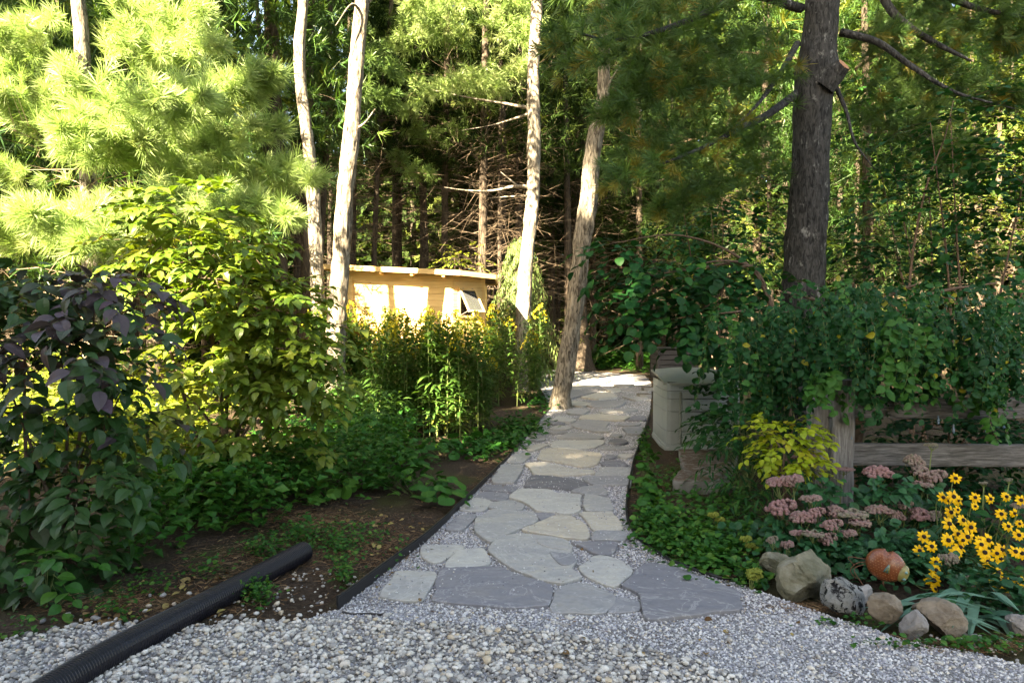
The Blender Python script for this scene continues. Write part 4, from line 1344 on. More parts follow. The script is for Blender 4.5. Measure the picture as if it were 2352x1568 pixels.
t5, a5 = stem_tree('old_pine', 'stout old pine with flared foot and spreading limbs, beyond the leaning trunk', 'tree', [(1352, -60, 16), (1347, 150, 22), (1338, 330, 30), (1328, 440, 35), (1324, 560, 33), (1330, 700, 34), (1335, 790, 40), (1337, 835, 52), (1337, 853, 74)], 24.5, M_FORESTBARK, 18, 20, seed=6,
    limbs=[[(1338, 380, 0, .17), (1300, 350, -.3, .13), (1265, 315, -.6, .09), (1240, 280, -.8, .05), (1235, 200, -1, .02)], [(1326, 470, 0, .19), (1290, 455, -.2, .11), (1240, 438, -.4, .09), (1200, 430, -.6, .05), (1120, 425, -1, .02)], [(1332, 500, 0, .17), (1375, 470, .0, .13), (1420, 445, .2, .1), (1470, 430, .3, .06), (1560, 400, .5, .02)], [(1340, 360, 0, .12), (1360, 330, .2, .09), (1375, 260, .3, .06), (1380, 160, .4, .03)]])
g = Geo(); dead_twigs(g, a5, 160, 3.2, .022, 2.2, 11); g.build('dead_branches', M_DEAD, t5)

M_T6 = M_PINEBARK
t6, a6 = stem_tree('white_pine', 'big dark shaded pine trunk with a sawn-off branch stub above the weeping shrub', 'tree', [(1896, -120, 66), (1889, 0, 70), (1880, 110, 74), (1876, 165, 92), (1868, 205, 82), (1864, 300, 76), (1858, 430, 82), (1852, 520, 84), (1846, 650, 90), (1842, 760, 100)], 9.0, M_T6, 13, 32, seed=7, ridge=.05, rough=.05)
g = Geo()
c0 = P(1897, 178, 8.83); tube(g, [c0 - [.02, 0, .12], c0 + [.10, -.10, .04], c0 + [.15, -.17, .10]], [.15, .12, .085], 14, 10, rough=.1, cap=False)
g.build('branch_stub', M_T6, t6, smooth=True)
g = Geo(); e = c0 + Q([.15, -.17, .10]); d = unit(Q([.05, -.07, .06])); tube(g, [e - d * .01, e + d * .002], [.084, .083], 14)
g.build('sawn_face', plain('sawn_wood', (.36, .19, .11), .8), t6)
def limb(t, pts, r, mt=M_T6):
    g = Geo(); tube(g, pts, r, 8, 26, rough=.12, seed=int(abs(pts[0][0]) * 100)); g.build('branch', mt, t, smooth=True)
L6 = {
 'a': ([P(1830, 215, 9.0), P(1760, 265, 8.6), P(1690, 300, 8.1), P(1600, 345, 7.6), P(1470, 395, 7.2)], [.06, .05, .035, .02, .006]),
 'b': ([P(1832, 100, 9.0), P(1790, 170, 8.4), P(1740, 240, 7.9), P(1690, 290, 7.5)], [.045, .03, .02, .006]),
 'c': ([P(1930, 75, 9.0), P(2010, 95, 8.8), P(2090, 150, 8.6), P(2190, 210, 8.3), P(2330, 250, 8.0)], [.055, .045, .035, .02, .008]),
 'd': ([P(2000, -60, 9.4), P(2060, 40, 9.2), P(2130, 90, 9.1), P(2230, 140, 9.0)], [.06, .05, .04, .015]),
 'e': ([P(1840, 20, 9.0), P(1720, -10, 8.4), P(1600, 40, 7.9), P(1500, 75, 7.4), P(1380, 90, 6.8), P(1290, 60, 6.4)], [.06, .05, .035, .025, .014, .005]),
 'f': ([P(2110, -40, 9.6), P(2230, 15, 9.4), P(2352, 40, 9.4)], [.05, .04, .02]),
 'g': ([P(1920, 200, 9.0), P(1945, 260, 8.7), P(1965, 330, 8.5), P(2010, 390, 8.4)], [.03, .022, .015, .005]),
 'h': ([P(1850, -60, 9.0), P(1700, -120, 8.6), P(1560, -90, 8.2), P(1420, -40, 7.8)], [.06, .05, .03, .01]),
}
for k, (pt, r) in L6.items(): limb(t6, pt, r)
# shaded pine boughs of the big pine
for (pts, w, n, sz, od) in (
    ([P(1720, -20, 8.4), P(1600, 40, 7.9), P(1480, 90, 7.2), P(1360, 110, 6.7), P(1270, 70, 6.4)], .75, 150, .17, .07),
    ([P(1760, -60, 8.8), P(1620, -50, 8.0), P(1480, 0, 7.6), P(1400, 30, 7.3)], .8, 120, .18, .08),
    ([P(1800, 130, 8.8), P(1700, 190, 8.2), P(1580, 190, 7.8), P(1450, 230, 7.4), P(1390, 260, 7.2)], .75, 190, .17, .05),
    ([P(1780, 270, 8.7), P(1680, 310, 8.2), P(1560, 330, 7.6), P(1450, 390, 7.2), P(1400, 420, 7.1)], .6, 150, .16, .06),
    ([P(1760, 60, 8.6), P(1650, 120, 8.2), P(1540, 130, 8.0), P(1460, 170, 7.8)], .7, 130, .17, .07),
    ([P(1800, 360, 9.2), P(1700, 400, 8.8), P(1600, 430, 8.6), P(1510, 480, 8.4)], .6, 120, .16, .04),
    ([P(1950, 60, 9.3), P(2060, 110, 9.4), P(2200, 190, 9.6), P(2330, 230, 9.6)], .7, 250, .17, .05),
    ([P(1990, -30, 9.5), P(2120, 20, 9.6), P(2250, 60, 9.8), P(2380, 90, 9.8)], .8, 270, .17, .05),
    ([P(1960, 180, 9.5), P(2040, 260, 9.8), P(2130, 320, 10), P(2240, 380, 10.2)], .7, 200, .17, .03)):
    gn, gt = Geo(), Geo()
    spray(gn, gt, pts, w, int(n * .82), sz, TUFTS, (.2, .8), odd=od * 1.6, start=.05)
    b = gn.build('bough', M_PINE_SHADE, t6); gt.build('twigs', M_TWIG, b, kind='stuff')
# higher boughs of the big pine, above the frame, that shade the garden below
for q in range(12):
    an = q * 2.4; z = 6.6 + q * .48; L_ = 4.6 - q * .22
    b0 = Q([np.interp(z, a6[:, 2], a6[:, 0]), 9.0, z]); d = Q([math.cos(an), math.sin(an), 0])
    pts = [b0, b0 + d * L_ * .5 + [0, 0, .1], b0 + d * L_ + [0, 0, .0]]
    gn, gt = Geo(), Geo(); spray(gn, gt, pts, 1.3, 80, .3, TUFTS_MID, (.2, .8)); bb = gn.build('bough', M_PINE_SHADE, t6); tube(gt, pts, [.06, .04, .01], 5, 8); gt.build('twigs', M_TWIG, bb, kind='stuff')

# ---- sunlit young pine on the left
t7, a7 = stem_tree('white_pine', 'young sunlit white pine with bright yellow-green needle boughs, behind the shrubs', 'tree', [(165, -120, 26), (185, 60, 30), (195, 250, 33), (204, 430, 37), (210, 600, 41)], 9.3, M_LOCUST, 9.5, 16, seed=8)
def lp(*a): return [P(*q) for q in a]
for (pts, w, n, sz) in (
    (lp((195, 190, 9.2), (300, 130, 8.9), (400, 70, 8.6), (470, 30, 8.4)), .5, 80, .2),
    (lp((200, 200, 9.2), (310, 90, 8.7), (420, 90, 8.4), (510, 110, 8.2)), .42, 60, .2),
    (lp((205, 360, 9.2), (300, 300, 8.6), (420, 240, 8.1), (540, 210, 7.8), (640, 165, 7.6)), .5, 150, .2),
    (lp((205, 340, 9.2), (240, 280, 8.5), (200, 220, 8.0), (130, 150, 7.8)), .40, 60, .2),
    (lp((205, 370, 9.2), (240, 310, 8.3), (300, 260, 7.7), (360, 240, 7.4), (470, 220, 7.2)), .48, 120, .2),
    (lp((205, 380, 9.2), (220, 340, 8.2), (190, 320, 7.6), (130, 280, 7.2)), .42, 70, .2),
    (lp((206, 400, 9.2), (240, 350, 8.3), (280, 330, 7.8), (330, 320, 7.5)), .35, 60, .19),
    (lp((208, 440, 9.2), (330, 400, 8.7), (450, 360, 8.2), (560, 310, 7.9), (650, 285, 7.7)), .42, 100, .19),
    (lp((208, 450, 9.2), (380, 430, 8.6), (520, 390, 8.2), (640, 390, 7.9), (735, 415, 7.7)), .42, 130, .19),
    (lp((208, 470, 9.2), (340, 470, 8.5), (480, 470, 8.0), (620, 480, 7.6), (680, 500, 7.4)), .42, 110, .2),
    (lp((210, 510, 9.2), (300, 500, 8.4), (380, 480, 7.9), (470, 470, 7.6), (560, 500, 7.3)), .5, 120, .21),
    (lp((210, 520, 9.2), (230, 520, 8.2), (180, 510, 7.5), (60, 490, 7.0)), .5, 110, .21),
    (lp((210, 520, 9.2), (260, 540, 8.0), (240, 540, 7.3), (180, 560, 6.9)), .45, 90, .2),
    (lp((210, 520, 9.2), (120, 530, 8.6), (20, 520, 8.2), (-80, 500, 8.0)), .5, 80, .21),
    (lp((200, 330, 9.2), (110, 260, 8.6), (30, 230, 8.2), (-60, 190, 8.0)), .42, 70, .2),
    (lp((195, 260, 9.2), (110, 200, 8.8), (20, 180, 8.6), (-80, 160, 8.4)), .38, 60, .2),
    (lp((190, 120, 9.2), (120, 70, 8.8), (40, 90, 8.5), (-40, 80, 8.3)), .5, 80, .2),
    (lp((188, 80, 9.2), (240, 0, 9.0), (330, -40, 8.8), (420, -60, 8.7)), .5, 70, .2),
    (lp((205, 400, 9.2), (100, 400, 8.9), (20, 390, 8.7), (-60, 380, 8.6)), .3, 26, .19)):
    gn, gt = Geo(), Geo()
    spray(gn, gt, pts, w, int(n * .8), sz, TUFTS, (.35, .95), start=.28, flat=.34, updir=.25)
    b = gn.build('bough', M_PINE, t7); tube(gt, pts, np.linspace(.028, .004, len(pts)), 6, 18); gt.build('twigs', M_DEAD, b, kind='stuff')
g = Geo(); dead_twigs(g, a7, 70, 1.6, .012, .8, 4.2); g.build('dead_branches', M_DEAD, t7)

# ---- mid-distance pines whose boughs catch the sun behind the shed
def mid_pine(label, Y, px, w, top, boughs, zdead, seed):
    t, a_ = stem_tree('white_pine', label, 'tree', [(px[0], -100, w * .8), (px[1], 300, w), (px[2], 640, w * 1.15)], Y, M_FORESTBARK, top, 12, seed=seed)
    for pts, wd, n, sz, tn in boughs:
        gn, gt = Geo(), Geo()
        spray(gn, gt, lp(*pts), wd, n, sz, TUFTS_MID, tn, start=.1, flat=.3)
        b = gn.build('bough', M_PINE, t); tube(gt, lp(*pts), np.linspace(.05, .006, len(pts)), 5, 16); gt.build('twigs', M_DEAD, b, kind='stuff')
    g = Geo(); dead_twigs(g, a_, 150, 2.4, .013, zdead[0], zdead[1]); g.build('dead_branches', M_DEAD, t)
    return t
mid_pine('pine behind the shed whose pale boughs glow between two bright trunks', 19.5, (1118, 1112, 1108), 18, 14, [
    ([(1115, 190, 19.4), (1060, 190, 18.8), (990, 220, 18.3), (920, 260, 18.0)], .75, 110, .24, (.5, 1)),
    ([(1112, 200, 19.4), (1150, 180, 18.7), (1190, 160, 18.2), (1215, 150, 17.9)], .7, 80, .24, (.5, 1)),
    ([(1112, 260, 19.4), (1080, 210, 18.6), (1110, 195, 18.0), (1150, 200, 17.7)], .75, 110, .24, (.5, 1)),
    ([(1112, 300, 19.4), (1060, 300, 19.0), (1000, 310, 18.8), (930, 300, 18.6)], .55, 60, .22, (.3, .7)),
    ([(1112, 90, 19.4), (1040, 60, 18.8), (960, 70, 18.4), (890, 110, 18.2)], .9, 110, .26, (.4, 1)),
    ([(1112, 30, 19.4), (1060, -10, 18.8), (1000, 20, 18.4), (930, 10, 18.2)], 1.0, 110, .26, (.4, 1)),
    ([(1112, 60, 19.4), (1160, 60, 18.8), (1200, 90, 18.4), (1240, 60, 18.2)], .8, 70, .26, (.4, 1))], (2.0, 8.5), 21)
mid_pine('slender pine rising straight behind the shed roof', 20.5, (1030, 1024, 1020), 14, 14, [
    ([(1026, 20, 20.4), (980, 40, 20.0), (930, 70, 19.6), (880, 60, 19.4)], .9, 80, .26, (.2, .8)),
    ([(1026, 330, 20.4), (980, 340, 20.2), (940, 350, 20.0), (910, 380, 19.8)], .5, 40, .22, (.2, .6)),
    ([(1026, -20, 20.4), (1080, -30, 20.0), (1140, 0, 19.7), (1200, 10, 19.4)], 1.0, 80, .26, (.2, .8))], (1.8, 8), 22)
mid_pine('thin pine pole nearest the right eave of the shed', 20.0, (1150, 1148, 1147), 10, 13, [
    ([(1150, 10, 20), (1190, 20, 19.6), (1230, 60, 19.4)], .8, 50, .26, (.3, .9))], (2.0, 7.5), 23)
mid_pine('shadowed pine with blue-green boughs left of the dappled trunk', 17.5, (760, 752, 734), 13, 13, [
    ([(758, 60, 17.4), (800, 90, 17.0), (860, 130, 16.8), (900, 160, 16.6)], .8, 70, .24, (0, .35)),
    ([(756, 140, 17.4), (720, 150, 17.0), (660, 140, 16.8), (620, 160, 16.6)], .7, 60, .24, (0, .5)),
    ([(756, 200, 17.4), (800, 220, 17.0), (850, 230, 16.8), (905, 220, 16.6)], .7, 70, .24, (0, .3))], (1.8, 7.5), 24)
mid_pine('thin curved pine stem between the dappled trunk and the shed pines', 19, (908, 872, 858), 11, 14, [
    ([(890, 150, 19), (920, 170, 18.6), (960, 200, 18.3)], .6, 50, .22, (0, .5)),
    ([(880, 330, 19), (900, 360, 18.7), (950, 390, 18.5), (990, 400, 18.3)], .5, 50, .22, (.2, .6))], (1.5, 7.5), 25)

# ---- poles and forest behind
for lab, pts, Y in (
    ('grey trunk touching the upper tip of the sunlit pine', [(512, -60, 16), (516, 60, 17), (522, 220, 18), (528, 560, 20)], 17),
    ('thin wavy dark stem left of the straight brown trunk at top of frame', [(586, -60, 9), (594, 60, 10), (604, 150, 11), (610, 420, 12), (614, 620, 12)], 18),
    ('straight brown trunk at top of frame, between wavy stem and S-bent trunk', [(614, -60, 19), (617, 60, 20), (616, 160, 20), (628, 420, 21), (640, 620, 22)], 16.2),
    ('bare stem behind the lowest boughs of the sunlit pine', [(255, 200, 14), (256, 400, 15), (258, 620, 16)], 15.5),
    ('dark trunk under the middle bough of the sunlit pine', [(292, 200, 20), (297, 400, 22), (300, 620, 23)], 15),
    ('pale pole right of the dark trunk under the middle pine bough', [(372, 240, 11), (374, 420, 12), (376, 620, 12)], 17),
    ('thin sunlit pole close to the S-bent trunk near the shrub top', [(688, 300, 10), (682, 480, 11), (680, 680, 12)], 18),
    ('reddish pole between thin curved stem and slender pine', [(975, -40, 10), (972, 380, 12), (970, 660, 13)], 22),
    ('dark pole just left of the glaring pale trunk', [(1196, -40, 12), (1192, 400, 14), (1188, 700, 16)], 22)):
    stem_tree('bare_trunk', lab, 'tree', pts, Y, M_FORESTBARK, 13, 12, seed=int(pts[0][0]))

def forest_tree(x, y, r, h, kind, label, group, crown0=.35, lite=False, thick=1.0):
    yy_ = y
    t = thing('forest_tree', label, 'tree', (x, y, 0), group)
    lean = R.normal(0, .3, 2)
    pts = Q([(x, y, -.1), (x + lean[0] * .3, y + lean[1] * .3, h * .4), (x + lean[0], y + lean[1], h)])
    g = Geo(); tube(g, pts, [r, r * .8, r * .2], 9, 14, rough=.08, seed=int(x * 7 + 100)); g.build('trunk', M_FORESTBARK, t, smooth=True)
    g = Geo(); dead_twigs(g, pts, 46, 2.3, .014, 1.0, h * crown0 + 1.5); g.build('dead_branches', M_DEAD, t)
    n = int((380 if not lite else 170) * thick)
    z = h * (crown0 + (1 - crown0) * R.uniform(0, 1, n) ** 1.1)
    a = R.uniform(0, 2 * math.pi, n)
    rad = (1 - (z - h * crown0) / (h * (1 - crown0) + .5)) * 2.3 * R.uniform(.35, 1.05, n) + .25
    c = np.stack([np.interp(z, pts[:, 2], pts[:, k]) for k in (0, 1)], 1)
    pos = np.c_[c[:, 0] + np.cos(a) * rad, c[:, 1] + np.sin(a) * rad, z]
    d = np.c_[np.cos(a), np.sin(a), R.normal(.0, .3, n)]
    g = Geo()
    if kind == 'pine':
        needles(g, pos, d, .37 * R.uniform(.7, 1.3, n), TUFTS_FAR, R.uniform(.0, .9, n))
        needles(g, pos - d * .3 * rad[:, None], d, .37 * R.uniform(.7, 1.2, n), TUFTS_FAR, R.uniform(.0, .7, n))
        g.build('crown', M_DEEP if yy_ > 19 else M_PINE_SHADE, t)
    else:
        pp_, dr, nm, sz, _ = sprays(pos, d, .7, 7, .17, .3)
        g.inst(LEAF_SMALL, frames(dr, nm) * sz[:, None, None], pp_, R.uniform(0, 1, len(pp_)))
        g.build('crown', M_FAR, t)
def group_of(kind, px):
    where = 'behind the sunlit pine' if px < 640 else 'behind the shed' if px < 1180 else 'behind the arching bush' if px < 1800 else 'beyond the fence'
    what = 'bare-stemmed conifer' if kind == 'pine' else 'light-crowned broadleaf tree'
    return what + ' standing deep in the woodland ' + where, what + 's ' + where
cnt = 0
for (xx, yy, hh, c0) in ((-6.6, 12.6, 13, .22), (-9.3, 11.8, 13, .18), (-8.2, 15.2, 14, .2), (-11.5, 14.5, 14, .15), (-5.4, 16.2, 14, .42), (-13.5, 12, 13, .15), (-10.4, 17.4, 15, .2)):
    forest_tree(xx, yy, .15, hh, 'pine', 'dark pine standing right behind the sunlit pine', 'dark pines right behind the sunlit pine', crown0=c0, thick=2.4)
for (xx, yy, hh, c0) in ((-.3, 20.6, 15, .42), (1.9, 22.6, 15, .4), (-2.6, 21.2, 15, .4), (-4.6, 19.4, 15, .42), (4.6, 24.6, 15, .3), (3.2, 27, 15, .3), (0.6, 24.5, 15, .35), (6.4, 18.2, 13, .22), (8.6, 16.4, 13, .2)):
    forest_tree(xx, yy, .14, hh, 'pine', 'dense pine closing the view between shed and arching bush' if xx < 4 else 'dense pine behind the arching bush and big pine trunk', 'dense pines behind the patio' if xx < 4 else 'dense pines behind the arching bush', crown0=c0, thick=2.2)
cells = []
for yy in np.arange(17.5, 37, 2.6):
    half = yy * .86 + 1.5
    for xx in np.arange(-half, half, 2.5):
        cells.append((xx + R.uniform(-1, 1), yy + R.uniform(-1, 1)))
for (xx, yy) in cells:
    px = CX + xx / yy * FPX
    if yy < 21 and 640 < px < 1500: continue                 # shed, patio and the trees already placed there
    if yy < 25.5 and 1180 < px < 1640: continue
    if yy < 20 and px < 640 and R.uniform() < .35: continue
    if px > 1650 and yy < 22: continue                        # sunlit clearing beyond the fence
    if px > 1650 and R.uniform() < .35: continue
    if 560 < px < 850 and yy > 19 and R.uniform() < .8: continue      # gap where the sky shows
    if px < 560 and R.uniform() < .45: continue
    k = 'pine' if (px < 1700 and R.uniform() < .72) else 'leaf'
    forest_tree(xx, yy, R.uniform(.09, .2), R.uniform(11, 16), k, *group_of(k, px), crown0=(R.uniform(.32, .5) if px > 560 else R.uniform(.1, .25)) if yy < 30 else .15, lite=yy > 27)
    cnt += 1

# the wood behind all that, as one mass
g = Geo()
n = 120000
ang = R.uniform(-.85, .85, n); dist = R.uniform(33, 50, n)
x = np.sin(ang) * dist * 1.25; y = np.cos(ang) * dist
z = R.uniform(0, 1, n) ** 1.15 * 22
px = CX + x / np.maximum(y, 1) * FPX
gap = (np.abs(px - 690) < 170) & (z > 10.5)
k = ~(gap & (R.uniform(size=n) < .85))
pos = np.c_[x, y, z][k]; n = len(pos)
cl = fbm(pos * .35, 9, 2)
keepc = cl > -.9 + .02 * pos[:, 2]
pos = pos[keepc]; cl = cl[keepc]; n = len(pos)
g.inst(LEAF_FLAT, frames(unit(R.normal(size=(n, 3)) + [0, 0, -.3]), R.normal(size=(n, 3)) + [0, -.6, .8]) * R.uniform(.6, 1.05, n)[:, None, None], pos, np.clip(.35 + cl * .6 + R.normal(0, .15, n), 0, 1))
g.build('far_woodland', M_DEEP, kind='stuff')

HOUSE_RIDGE = 9.1
TR = math.tan(SUN_EL)
SHADE_TREES = [(u, al, w0 - al * TR, w1 - al * TR, rad, n) for (u, al, w0, w1, rad, n) in (  # added crowns, placed and sized to shape where shade falls
    (-6.1, -12.5, 9.9, 11.4, .8, 260), (-4.5, -12, 6.2, 9.2, .5, 170), (-5.9, -14, 14.4, 18.5, 1.5, 420),
    (-2.0, -13, 1, 13.5, 2.4, 1500), (1.2, -13.5, 1, 14, 2.8, 1500), (4.9, -13, 1, 14, 2.8, 1400), (8.4, -12.5, 1, 13, 2.8, 1100),
    (-14.3, -12, 6.9, 15, 2.3, 800), (-18.2, -12, 5.5, 15, 2.5, 800))]

# ================================================================== ADDED SHADE CASTERS: unseen building and trees behind the viewer
SH, CH = math.sin(SUN_AZ), math.cos(SUN_AZ)
def uw(u, along): return Q([u * CH + along * SH, -u * SH + along * CH])
unseen_house = thing('unseen_house', 'unseen pale sided building with a dark pitched roof, added to cast shade', 'unseen_house', (*uw(-2.5, -7.5), 0))
M_SIDING = plain('pale_siding', (.42, .40, .36), .8, .2, 8, .1)
hr = -SUN_AZ
def hbox(name, u0, u1, a0, a1, z0, z1, m):
    c = uw((u0 + u1) / 2, (a0 + a1) / 2)
    gg = Geo(); box(gg, (c[0], c[1], (z0 + z1) / 2), (u1 - u0, a1 - a0, z1 - z0), hr); return gg.build(name, m, unseen_house)
hbox('wall', -8.0, 3.0, -11, -4.2, -.1, 5.1, M_SIDING)
for u0 in (-6.5, -3, .5):
    hbox('window', u0, u0 + 1.2, -4.25, -4.16, 1.1, 2.5, M_DARKGAP)
gg = Geo()
Vh = []
for u in (-8.3, 3.3):
    for al, z in ((-3.7, 5.0), (-7.6, HOUSE_RIDGE), (-11.5, 5.0), (-11.5, 4.85), (-3.7, 4.85)): Vh.append([*uw(u, al), z])
gg.add(Vh, [[0, 5, 6], [0, 6, 1], [1, 6, 7], [1, 7, 2], [2, 7, 8], [2, 8, 3], [3, 8, 9], [3, 9, 4], [4, 9, 5], [4, 5, 0], [0, 1, 2], [0, 2, 3], [0, 3, 4], [5, 7, 6], [5, 8, 7], [5, 9, 8]])
gg.build('roof', M_FELT, unseen_house)
def shade_tree(u, al, z0, z1, rad, n, label):
    c = uw(u, al)
    t = thing('unseen_shade_tree', label, 'tree', (c[0], c[1], 0), 'unseen shade trees added behind the viewer')
    gg = Geo(); tube(gg, [(c[0], c[1], -.1), (c[0], c[1], z0 + 1), (c[0] + .2, c[1], z1 - 1)], [.28, .2, .05], 10, 14, rough=.08); gg.build('trunk', M_FORESTBARK, t, smooth=True)
    o, d = ell(n, (c[0], c[1], (z0 + z1) / 2), (rad, rad, (z1 - z0) / 2), .42)
    pos, dr, nm, sz, _ = sprays(o, d, .8, 8, .36, .3)
    gg = Geo(); gg.inst(LEAF_FLAT, frames(dr, nm) * sz[:, None, None], pos, R.uniform(0, 1, len(pos))); gg.build('crown', M_FAR, t)
for (u, al, z0, z1, rad, n) in SHADE_TREES:
    shade_tree(u, al, z0, z1, rad, n, 'unseen dense broadleaf tree added behind the viewer to cast shade')

# ================================================================== SHRUBS
def shrub_stems(t, base, tips, r0, mt=M_TWIG, name='stem'):
    for q, tp in enumerate(tips):
        g = Geo(); b = Q(base) + Q([R.normal(0, .05), R.normal(0, .05), 0]); tp = Q(tp)
        m = (b + tp) / 2 + R.normal(0, .08, 3) + [0, 0, .1 * np.linalg.norm(tp - b)]
        tube(g, [b, m, tp], [r0, r0 * .65, r0 * .25], 6, 14, rough=.1, seed=q); g.build(name, mt, t, smooth=True)

def twig_mesh(t, tw, r=.003, mt=M_TWIG):
    g = Geo(); O, m, e = tw
    twigs(g, O, m, r); twigs(g, m, e, r * .7); g.build('twigs', mt, t, kind='stuff')

# green to yellow shrub
gb = G(515, 1150)
gY = gb[1]
gs = thing('green_shrub', 'tall yellow-green leafy shrub in front of the sunlit pine', 'shrub', (gb[0], gb[1], 0))
Os, Ds = [], []
for (vx, vy, rx, ry, dy, n) in ((430, 510, 125, 80, .1, 60), (350, 640, 90, 90, -.1, 40), (520, 640, 120, 100, -.1, 70), (620, 750, 150, 110, -.1, 100), (680, 840, 100, 80, 0, 50), (490, 800, 150, 110, 0, 60), (620, 900, 130, 120, -.1, 60), (470, 960, 110, 110, .1, 36), (600, 1020, 110, 60, -.1, 30), (330, 560, 70, 60, .3, 16), (560, 560, 80, 40, .1, 20), (640, 690, 90, 60, 0, 26)):
    c = P(vx, vy, gY + dy); s_ = (gY + dy) / FPX
    o, d = ell(n, c, (rx * s_, .42, ry * s_), .45)
    Os.append(o); Ds.append(unit(d * [1, .9, .35] + [0, -.25, .05]))
Os, Ds = np.concatenate(Os), np.concatenate(Ds)
pos, dr, nm, sz, tw = sprays(Os, Ds, .30 * R.uniform(.7, 1.2, len(Os)), 8, .108, .35, spread=.85)
patch = np.tile(np.clip(.42 + .5 * fbm(Os * 1.7, 4, 2) + np.clip((1.2 - Os[:, 2]) * .1, -.2, .1), 0, 1), 8)
tone = np.clip(patch + R.normal(0, .16, len(pos)), 0, 1)
flora(gs, 'leaf', M_GREEN, LEAF_BIG, pos, dr, nm, sz, tone, 300)
twig_mesh(gs, tw, .003)
shrub_stems(gs, (gb[0], gb[1], -.03), [P(430, 520, gY), P(350, 650, gY), P(560, 640, gY), P(640, 800, gY - .1), P(480, 760, gY), P(400, 880, gY + .1), P(620, 920, gY - .1)], .022)

# purple and green shrub
pY = 4.35
pb = Q([P(130, 1400, pY)[0], pY, 0])
ps = thing('purple_shrub', 'shaded shrub with purple and blue-green leaves at left edge', 'shrub', (pb[0], pb[1], 0))
Os, Ds = [], []
for (vx, vy, rx, ry, dy, n) in ((60, 680, 130, 70, .1, 34), (230, 690, 110, 70, .1, 30), (70, 800, 130, 90, 0, 36), (230, 800, 120, 80, -.05, 30), (120, 930, 170, 90, .1, 30), (70, 1040, 140, 90, 0, 26), (180, 1120, 110, 80, -.15, 22), (60, 1180, 130, 80, 0, 24), (110, 1270, 150, 90, -.1, 36), (220, 1340, 90, 60, 0, 14), (290, 980, 80, 90, .3, 14)):
    c = P(vx, vy, pY + dy); s_ = (pY + dy) / FPX
    o, d = ell(int(n * 1.4), c, (rx * s_, .32, ry * s_), .45)
    Os.append(o); Ds.append(unit(d * [1, .9, .3] + [.05, -.3, -.05]))
Os, Ds = np.concatenate(Os), np.concatenate(Ds)
pos, dr, nm, sz, tw = sprays(Os, Ds, .22 * R.uniform(.7, 1.2, len(Os)), 5, .105, .5, spread=.85, size_var=.5)
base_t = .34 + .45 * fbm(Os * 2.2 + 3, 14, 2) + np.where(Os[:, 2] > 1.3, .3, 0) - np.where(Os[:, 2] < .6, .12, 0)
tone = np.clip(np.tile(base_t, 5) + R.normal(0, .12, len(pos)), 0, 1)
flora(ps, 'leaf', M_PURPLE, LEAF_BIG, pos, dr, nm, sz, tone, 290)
twig_mesh(ps, tw, .003)
shrub_stems(ps, (pb[0], pb[1], -.03), [P(60, 690, pY), P(220, 690, pY), P(140, 800, pY + .1), P(60, 1000, pY), P(200, 1000, pY + .2), P(280, 900, pY + .2), P(10, 860, pY)], .016)

# small bright-leaved seedlings
def small_plant(name, label, cat, vx, vy, h, n, leaf, mt, tpl=LEAF_OVAL, tone=(.2, .9), k=5, rad=.25, parts=True, group=None, Y=None, droop=.35, L=.22):
    b = G(vx, vy) if Y is None else P(vx, vy, Y) * [1, 1, 0]
    t = thing(name, label, cat, (b[0], b[1], 0), group)
    o, d = ell(n, (b[0], b[1], h * .6), (rad, rad, h * .42), .5)
    pos, dr, nm, sz, tw = sprays(o, unit(d * [1, 1, .4] + [0, -.1, .15]), L, k, leaf, droop)
    tn = R.uniform(*tone, len(pos))
    flora(t, 'leaf', mt, tpl, pos, dr, nm, sz, tn, min(len(pos), 120) if parts else 0)
    g = Geo(); twigs(g, *tw[:2], .0025); twigs(g, tw[1], tw[2], .002)
    c = np.repeat([[b[0], b[1], -.02]], n, 0); twigs(g, c, o, .004); g.build('stems', M_STEM, t)
    return t
small_plant('leafy_seedling', 'bright green seedling at the foot of the purple shrub', 'plant', 105, 1390, .45, 8, .085, M_COVER, rad=.14)
small_plant('leafy_seedling', 'leafy green sapling growing between the purple shrub and the tall green shrub', 'plant', 330, 1215, .62, 12, .12, M_COVER, rad=.25)
small_plant('leafy_seedling', 'narrow-leaved upright plant at left of the green shrub stems', 'plant', 490, 1165, .55, 8, .13, M_COVER, LEAF_NARROW, rad=.12, k=7)
small_plant('dark_shrub', 'dark green shrub whose leaves overlap the storage box front', 'shrub', 1700, 1050, 1.05, 105, .10, M_DARK, rad=.50, Y=8.1, tone=(.1, .85))
small_plant('dark_shrub', 'dark leafy shrub between the storage box and weeping vines', 'shrub', 1720, 1000, 1.0, 60, .09, M_DARK, rad=.55, Y=7.2, tone=(.0, .7))
small_plant('phlox_plant', 'clump of narrow dark willow-like leaves beside the concrete slabs', 'plant', 1712, 1120, .72, 40, .12, M_DARK, LEAF_NARROW, rad=.34, k=9, Y=6.5, tone=(.3, .92), parts=False, L=.32)
small_plant('phlox_plant', 'narrow-leaved clump at the foot of the chartreuse shrub', 'plant', 1770, 1200, .42, 26, .11, M_DARK, LEAF_NARROW, rad=.3, k=8, Y=5.7, tone=(.3, .92), parts=False)

